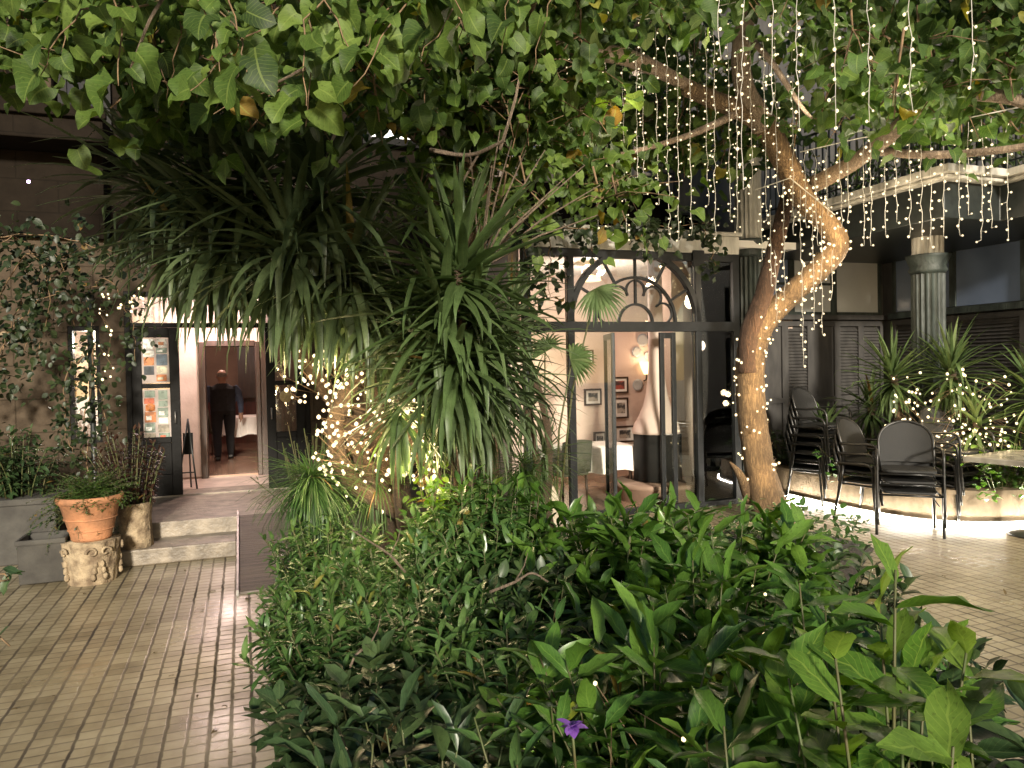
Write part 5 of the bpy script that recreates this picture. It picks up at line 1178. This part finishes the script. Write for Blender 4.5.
# weeping grass-like tufts
def tuft(lab, x, y, Y, n_, L, mat):
    p = at(x, y, Y); t = thing('grass_tuft', lab, 'grass tuft', (p.x, p.y, .1), 0, 'weeping grass tufts'); c = Vector((0, 0, p.z-.1)); straps('blades', [(c, n_, L, .6, -1.5, 3.4, Vector((0, 0, 1)))], mat, t, 7, .0035); MB().tube([(0, 0, 0), c*.6, c], [.03, .03, .02], 8).build('stem', M['palmtrunk'], t)
tuft('weeping fine grass tuft at the left foot of the yuccas', 312, 474, 6.0, 800, .52, M['narrow']); tuft('weeping fine grass tuft left of the standing stone', 522, 462, 6.4, 420, .5, M['fern']); tuft('weeping grass tuft between the fairy lit trunks', 375, 475, 6.2, 300, .5, M['fern'])
loose_plant('white_flower_plant', 'small plant with pale leaves under the fairy lit trunks', at(450, 530, 5.6), 260, (.18, .15), .5, .1, ROUND, M['yellowleaf'])
loose_plant('feather_bush', 'bright feathery bush beside the right entrance door', (at(322, 470, 7.2).x, 7.2, .3), 900, (.16, .16), 1.15, .06, SLIM, M['fern'], cat='bush')
# dry pale twigs and spent stems poking out of the shrubs
def dead_twig(lab, pts, r):
    p0 = at(*pts[0]); t = thing('dry_twig', lab, 'twig', p0, 0, 'dry twigs in the shrubs'); a = MB(); P = [at(*p)-p0 for p in pts]; gn(P, [r*(1-.6*i/len(P)) for i in range(len(P))], a, 6, .1, 4)
    a.tube([P[1], P[1]+Vector((.05, -.02, .09)), P[1]+Vector((.07, -.03, .16))], [r*.6, r*.4, r*.2], 5); a.build('twig', M['barkpale'], t)
dead_twig('pale bent dry twig near the upper left of the shrubs', [(405, 572, 4.3), (390, 555, 4.25), (372, 543, 4.2), (352, 530, 4.2)], .008)
dead_twig('pale forked dry twig in the middle of the shrubs', [(490, 592, 3.9), (515, 582, 3.85), (532, 573, 3.85), (548, 582, 3.8)], .009)
dead_twig('pale dry twig low at the left of the shrubs', [(385, 655, 3.4), (368, 648, 3.35), (356, 655, 3.3), (350, 668, 3.3)], .008)
# fallen leaves and petals on the tiles
random.seed(12); pos = []; dr = []; up = []; sc = []
for i in range(90):
    x, y = random.choice(((random.uniform(-4, -1.2), random.uniform(3, 7.5)), (random.uniform(-1.9, -.9), random.uniform(2.4, 6)), (random.uniform(2.2, 5.5), random.uniform(4, 9))))
    if inbed(x, y): continue
    pos.append((x, y, .008)); dr.append((random.gauss(0, 1), random.gauss(0, 1), random.uniform(0, .15))); up.append((random.gauss(0, .15), random.gauss(0, .15), 1)); sc.append(random.uniform(.025, .07))
tag(scatter('fallen_leaves', ROUND+LANCE, pos, dr, up, sc, M['dry'], None), 'scattered dry leaves fallen on the tiles', 'leaves', kind='stuff')
# standing stone
t = thing('standing_stone', 'pale rough standing stone at the left foot of the pavilion', 'stone', wor(3.05, 7.85, 0) if False else (at(548, 560, 7.6).x, 7.6, 0), .3)
a = MB(); random.seed(2); vs = []; K = 14
for j in range(8):
    z = .72*j/7; s_ = .17*(1-.55*(j/7)**2)
    for k in range(K): an = 2*math.pi*k/K; q = s_*(1+random.uniform(-.12, .12)); vs.append((q*math.cos(an)*1.1, q*math.sin(an)*.8, z))
a.add(vs, [(j*K+k, j*K+(k+1) % K, (j+1)*K+(k+1) % K, (j+1)*K+k) for j in range(7) for k in range(K)]+[tuple(7*K+k for k in range(K))], True); a.build('stone', simple("limestone", (.55, .48, .36), (.3, .24, .16), rough=.9, scale=9, bump=.6), t)
# hanging ivy on the pavilion roof edge
climber('ivy', 'ivy trailing from the roof edge of the glass pavilion', [
    [at(530, 215, 8.4), at(580, 228, 8.8), at(640, 225, 9.2), at(720, 222, 9.7)], [at(545, 225, 8.4), at(550, 260, 8.3), at(548, 300, 8.3)], [at(590, 228, 8.8), at(592, 255, 8.7)], [at(640, 222, 9.2), at(648, 245, 9.0), at(645, 262, 9.0)], [at(700, 225, 9.5), at(712, 250, 9.3), at(715, 275, 9.3)], [at(520, 215, 8.2), at(526, 250, 8.2), at(530, 330, 8.1)], [at(480, 200, 7.6), at(510, 215, 8.0), at(540, 230, 8.2)]], 62, .105, M['ivy'], HEART, fuzz=.11)
# near leaves at the left picture edge
climber('near_branch', 'leafy branch tips poking in at the left picture edge', [[at(-60, 560, 2.4), at(-25, 572, 2.4), at(8, 580, 2.4)], [at(-60, 640, 2.2), at(-25, 655, 2.2), at(2, 640, 2.2)], [at(-50, 700, 2.1), at(-15, 705, 2.1)]], 34, .085, M['darkleaf'], LANCE, fuzz=.03, thick=.006)

# ================================================================== RIGHT PLANTER PLANTS
random.seed(41)
def planter_palm(lab, r, d, h_, n_, L):
    B = wor(r, d, .33); t = thing('planter_yucca', lab, 'yucca', B, 0, 'yuccas in the curved planter'); c = Vector((random.gauss(0, .12), random.gauss(0, .1), h_)); tk = MB(); tk.tube([(0, 0, 0), c*.5+Vector((.05, 0, 0)), c], [.06, .05, .05], 9, jit=.1); tk.build('trunk', M['palmtrunk'], t)
    straps('crown', [(c, n_, L, 1.5, -1.2, 1.6, Vector((0, 0, 1)))], M['yuccabright'], t, width=.024)
    return t
def dr_pos(x, y, d):   # local r for a picture position at depth d
    return hit_d(x, y, d)[0]
planter_palm('yucca in the curved planter directly before the patina column', 7.95, 7.25, 1.45, 110, .7); planter_palm('tall bright yucca in the planter behind the black chairs', 8.6, 6.75, 1.5, 120, .75); planter_palm('drooping yucca in the planter left of the picture edge', 9.1, 6.5, 1.2, 120, .75); planter_palm('yucca with leaning trunk at the right end of the planter', 9.5, 6.3, 1.5, 120, .75); planter_palm('small shaded yucca in the planter near the tall chair stack', 7.85, 8.4, .7, 60, .5); planter_palm('low yucca among lights at the planter bend', 8.4, 6.6, .85, 80, .6); planter_palm('shaded slim yucca under the dark windows', 8.3, 8.2, 1.0, 60, .6)
for lab, r, d, mt in (('pale leafy bush glowing with lights in the planter by the table', 8.95, 5.95, 'yellowleaf'), ('dark leafy bush in the planter behind the chair stacks', 8.0, 7.4, 'narrow'), ('dark bush at the shaded end of the planter', 7.8, 8.9, 'darkleaf'), ('green bush in the planter beneath the yuccas', 8.5, 6.3, 'broad')):
    loose_plant('planter_bush', lab, wor(r, d, .33), 420, (.28, .22), .65, .1, ROUND, M[mt], cat='bush', group='bushes in the curved planter')

# ================================================================== FAIRY LIGHTS
random.seed(77)
WARM = (1.0, .74, .40)
def curtain(lab, ends, drops, name='curtain_lights', br=.013):
    """a top cable with strands hanging from it; drops = (picture x, top y, bottom y, depth)"""
    o0 = at(*ends[0]); t = thing(name, lab, 'string lights', o0, 0, 'curtains of fairy lights'); a = MB()
    cab = [at(*e)-o0 for e in ends]; a.tube(cab, .006, 5); a.build('cable', M['wire'], t)
    for (x, y0, y1, Y) in drops:
        p0 = at(x, y0, Y)-o0; p1 = at(x, y1, Y)-o0; p1.x = p0.x+random.gauss(0, .01); p1.y = p0.y; n_ = max(3, int((p0.z-p1.z)/.085)); pts = []; bl = []
        for i in range(n_+1):
            q = p0.lerp(p1, i/n_)+Vector((random.gauss(0, .006), random.gauss(0, .006), 0)); pts.append(q)
            if i > 0: bl.append(q+Vector((random.choice((-1, 1))*random.uniform(.01, .035), random.gauss(0, .015), random.gauss(0, .012))))
        st_ = MB(); st_.tube(pts, .0024, 4)
        for i, b_ in enumerate(bl): st_.tube([pts[i+1], b_], .0022, 3)
        so = st_.build('strand', M['wire'], t); bulbs_mesh('bulbs', bl, br, M['bulbw'], so)
    return t
front = [(718, -20, 60, 4.7), (742, -20, 190, 4.75), (772, -20, 115, 4.7), (796, -20, 128, 4.65), (833, -20, 125, 4.6), (868, -20, 122, 4.5), (910, -20, 112, 4.45), (972, -20, 85, 4.3)]
curtain('near curtain of warm lights hanging across the upper right of the court', [(640, -22, 4.9), (720, -20, 4.7), (800, -20, 4.65), (980, -20, 4.3), (1040, -22, 4.25)], front, br=.010)
midc = []
for i, x in enumerate(range(572, 800, 12)): midc.append((x+random.uniform(-4, 4), 28+random.uniform(-40, 25), random.choice((195, 205, 220, 228, 235, 240)), 7.6+random.uniform(-.2, .2)))
curtain('dense curtain of fine lights left of the tree crook', [(566, -12, 7.6), (640, 20, 7.6), (700, 10, 7.6), (800, -12, 7.6)], midc, br=.010)
bk = []
for i, x in enumerate(range(802, 1016, 12)): bk.append((x+random.uniform(-4, 4), 150-(x-806)*.2+random.uniform(-6, 6), random.choice((215, 228, 236, 240, 246, 222)), 7.9-(x-806)*.004))
bkc = curtain('curtain of lights hung before the balcony edge', [(800, 152, 7.95), (860, 138, 7.7), (920, 128, 7.45), (1030, 105, 7.0)], bk, br=.0125)
tr_ = []
for x, y0, y1 in ((770, 200, 285), (783, 180, 300), (800, 190, 365), (812, 200, 330), (822, 210, 335), (832, 250, 300), (775, 250, 320), (760, 190, 260)): tr_.append((x, y0, y1, 8.35))
for (x, y, Y, pw) in ((850, 262, 8.9, 14), (800, 285, 9.2, 8), (905, 225, 7.9, 12), (975, 240, 8.0, 12), (960, 330, 8.3, 2.5)):  # extra unseen lamps added behind the strands to brighten the wall and columns
    lamp('glow', at(x, y, Y)-Vector(bkc.location), pw, (1, .82, .58), .1, bkc)
curtain('short strands of lights dangling around the tree elbow', [(755, 190, 8.4), (790, 178, 8.35), (835, 215, 8.35)], tr_, br=.0135)
# lights wrapped round the trunk
def wrap(lab, owner_path, radii, i0, i1, turns, n_, br, loc0, powr, nl, mat='bulb', extra=0):
    t = thing('wrapped_lights', lab, 'string lights', loc0, 0); pts = []; P = owner_path
    for k in range(n_*3):
        f_ = i0+(i1-i0)*k/(n_*3-1); i = min(len(P)-2, int(f_)); p = P[i].lerp(P[i+1], f_-i); tg = (P[i+1]-P[i]).normalized(); o = tg.orthogonal().normalized(); b_ = tg.cross(o); an = turns*6.283*k/(n_*3)+.9*math.sin(k*.37)+.6*math.sin(k*.11+1)+random.gauss(0, .2); rr2 = radii[i]+.018
        pts.append(p+o*math.cos(an)*rr2+b_*math.sin(an)*rr2)
    MB().tube(pts, .0018, 4).build('wire', M['twig'], t); bl = [pts[3*k]+Vector((random.gauss(0, .025), random.gauss(0, .025), random.gauss(0, .025))) for k in range(n_)]
    bulbs_mesh('bulbs', bl, br, M[mat], t)
    for k in range(nl):
        f_ = i0+(i1-i0)*(k+.5)/nl; i = min(len(P)-2, int(f_)); p = P[i]+Vector((random.choice((-1, 1))*.06, -1, 0)).normalized()*(radii[i]+.16); lamp('glow', p, powr, WARM, .05, t)
    return t
wrap('warm lights wound round the lower trunk of the mulberry', TP, TRr, 8, 30, 11, 110, .0145, T0, 2.2, 6)
wrap('warm lights wound round the elbow of the mulberry trunk', TP, TRr, 30, 66, 12, 100, .0135, T0, 2.2, 7)
# yucca trunks with lights
tk = thing('lit_yucca_trunks', 'leaning yucca trunks glowing with warm fairy lights', 'yucca', at(385, 500, 6.2)); tk.location.z = .1; k0 = Vector(tk.location); tm2 = MB(); paths = []
for pth in ([at(395, 510, 6.2), at(368, 470, 6.2), at(345, 420, 6.2), at(310, 365, 6.3), at(285, 330, 6.4)], [at(450, 510, 5.9), at(430, 470, 5.9), at(410, 425, 5.9), at(398, 385, 6.0), at(388, 330, 6.0)], [at(400, 510, 6.1), at(350, 480, 6.1), at(335, 430, 6.0), at(350, 390, 6.0), at(372, 350, 6.0)]):
    pp_, rr3 = gn([Vector(p)-k0 for p in pth], [.09, .08, .07, .065, .06], tm2, 10, .12); paths.append((pp_, rr3))
tm2.build('trunk', M['palmtrunk'], tk)
for i, (pp_, rr3) in enumerate(paths):
    wrap(['lights on the left leaning yucca trunk', 'lights on the right yucca trunk under the upright rosette', 'lights on the middle crooked yucca trunk'][i], pp_, rr3, 2, len(pp_)-4, 8, 46, .015, k0, .8, 4)
# lights scattered through the right planter, the bed and the entrance climber
def sprinkle(lab, boxes, n_, br, nl, powr, mat='bulb'):
    (cx0, cy0, cz0) = boxes[0][0]; o0 = Vector((cx0, cy0, cz0)); t = thing('fairy_lights', lab, 'string lights', o0, 0); bl = []
    for (c, s_) in boxes:
        c = Vector(c)-o0; p = c.copy(); seq = []
        for k in range(n_//len(boxes)):
            seq.append(c+Vector((random.uniform(-1, 1)*s_[0], random.uniform(-1, 1)*s_[1], random.uniform(-1, 1)*s_[2])))
        seq.sort(key=lambda v: v.z+.3*math.sin(v.x*5)); MB().tube(seq, .002, 3).build('wire', M['twig'], t); bl += seq
        for k in range(nl): lamp('glow', c+Vector((random.uniform(-.7, .7)*s_[0], -s_[1]-.1, random.uniform(-.6, .6)*s_[2])), powr, WARM, .05, t)
    bulbs_mesh('bulbs', bl, br, M[mat], t); return t
sprinkle('warm lights through the yuccas of the curved planter', [(tuple(at(905, 405, 9.2)), (.2, .2, .4)), (tuple(at(945, 410, 9.1)), (.35, .2, .45)), (tuple(at(985, 410, 9.0)), (.3, .2, .5)), (tuple(at(1005, 430, 8.9)), (.35, .2, .2)), (tuple(at(955, 445, 9)), (.35, .2, .15))], 150, .016, 2, 1.7)
sprinkle('warm lights deep in the near shrubs', [((.42, 2.3, .75), (.2, .2, .25)), ((.9, 3.2, .75), (.4, .3, .2))], 14, .007, 1, .2)
bedl = sprinkle('warm lights low among the shrub stems', [((.38, 2.15, .45), (.18, .15, .2)), ((.75, 2.9, .45), (.25, .2, .2)), ((.15, 3.4, .4), (.25, .2, .2))], 36, .009, 2, 2.2)
sprinkle('warm lights in the climber before the entrance', [(tuple(at(104, 340, 8.1)), (.1, .1, .5)), (tuple(at(140, 300, 8.0)), (.3, .1, .2))], 34, .013, 1, .5)
sprinkle('warm lights under the yucca crowns', [(tuple(at(330, 375, 6.0)), (.35, .3, .22)), (tuple(at(360, 440, 5.9)), (.35, .2, .3)), (tuple(at(420, 440, 5.7)), (.2, .2, .35))], 240, .015, 3, 4.0)
# glow of the hanging curtains on the leaves around them
for (x, y, Y, pw) in ((690, 130, 7.0, 9), (800, 90, 6.6, 9), (900, 90, 6.3, 8), (870, 190, 7.3, 9), (960, 160, 6.6, 8), (620, 110, 6.8, 7), (740, 40, 6.8, 7)):
    lamp('glow', at(x, y, Y)-Vector(bkc.location), pw, (1, .85, .62), .12, bkc)
# tiny violet pilot light on the dark upper wall at the left
o_ = MB().ball((0, 0, 0), .03, 2).build('pilot_light', emit("violet pilot", (.8, .5, 1.0), 5), loc=at(29, 182, 9.2)); tag(o_, 'tiny violet pilot light on the dark wall at upper left', 'light')
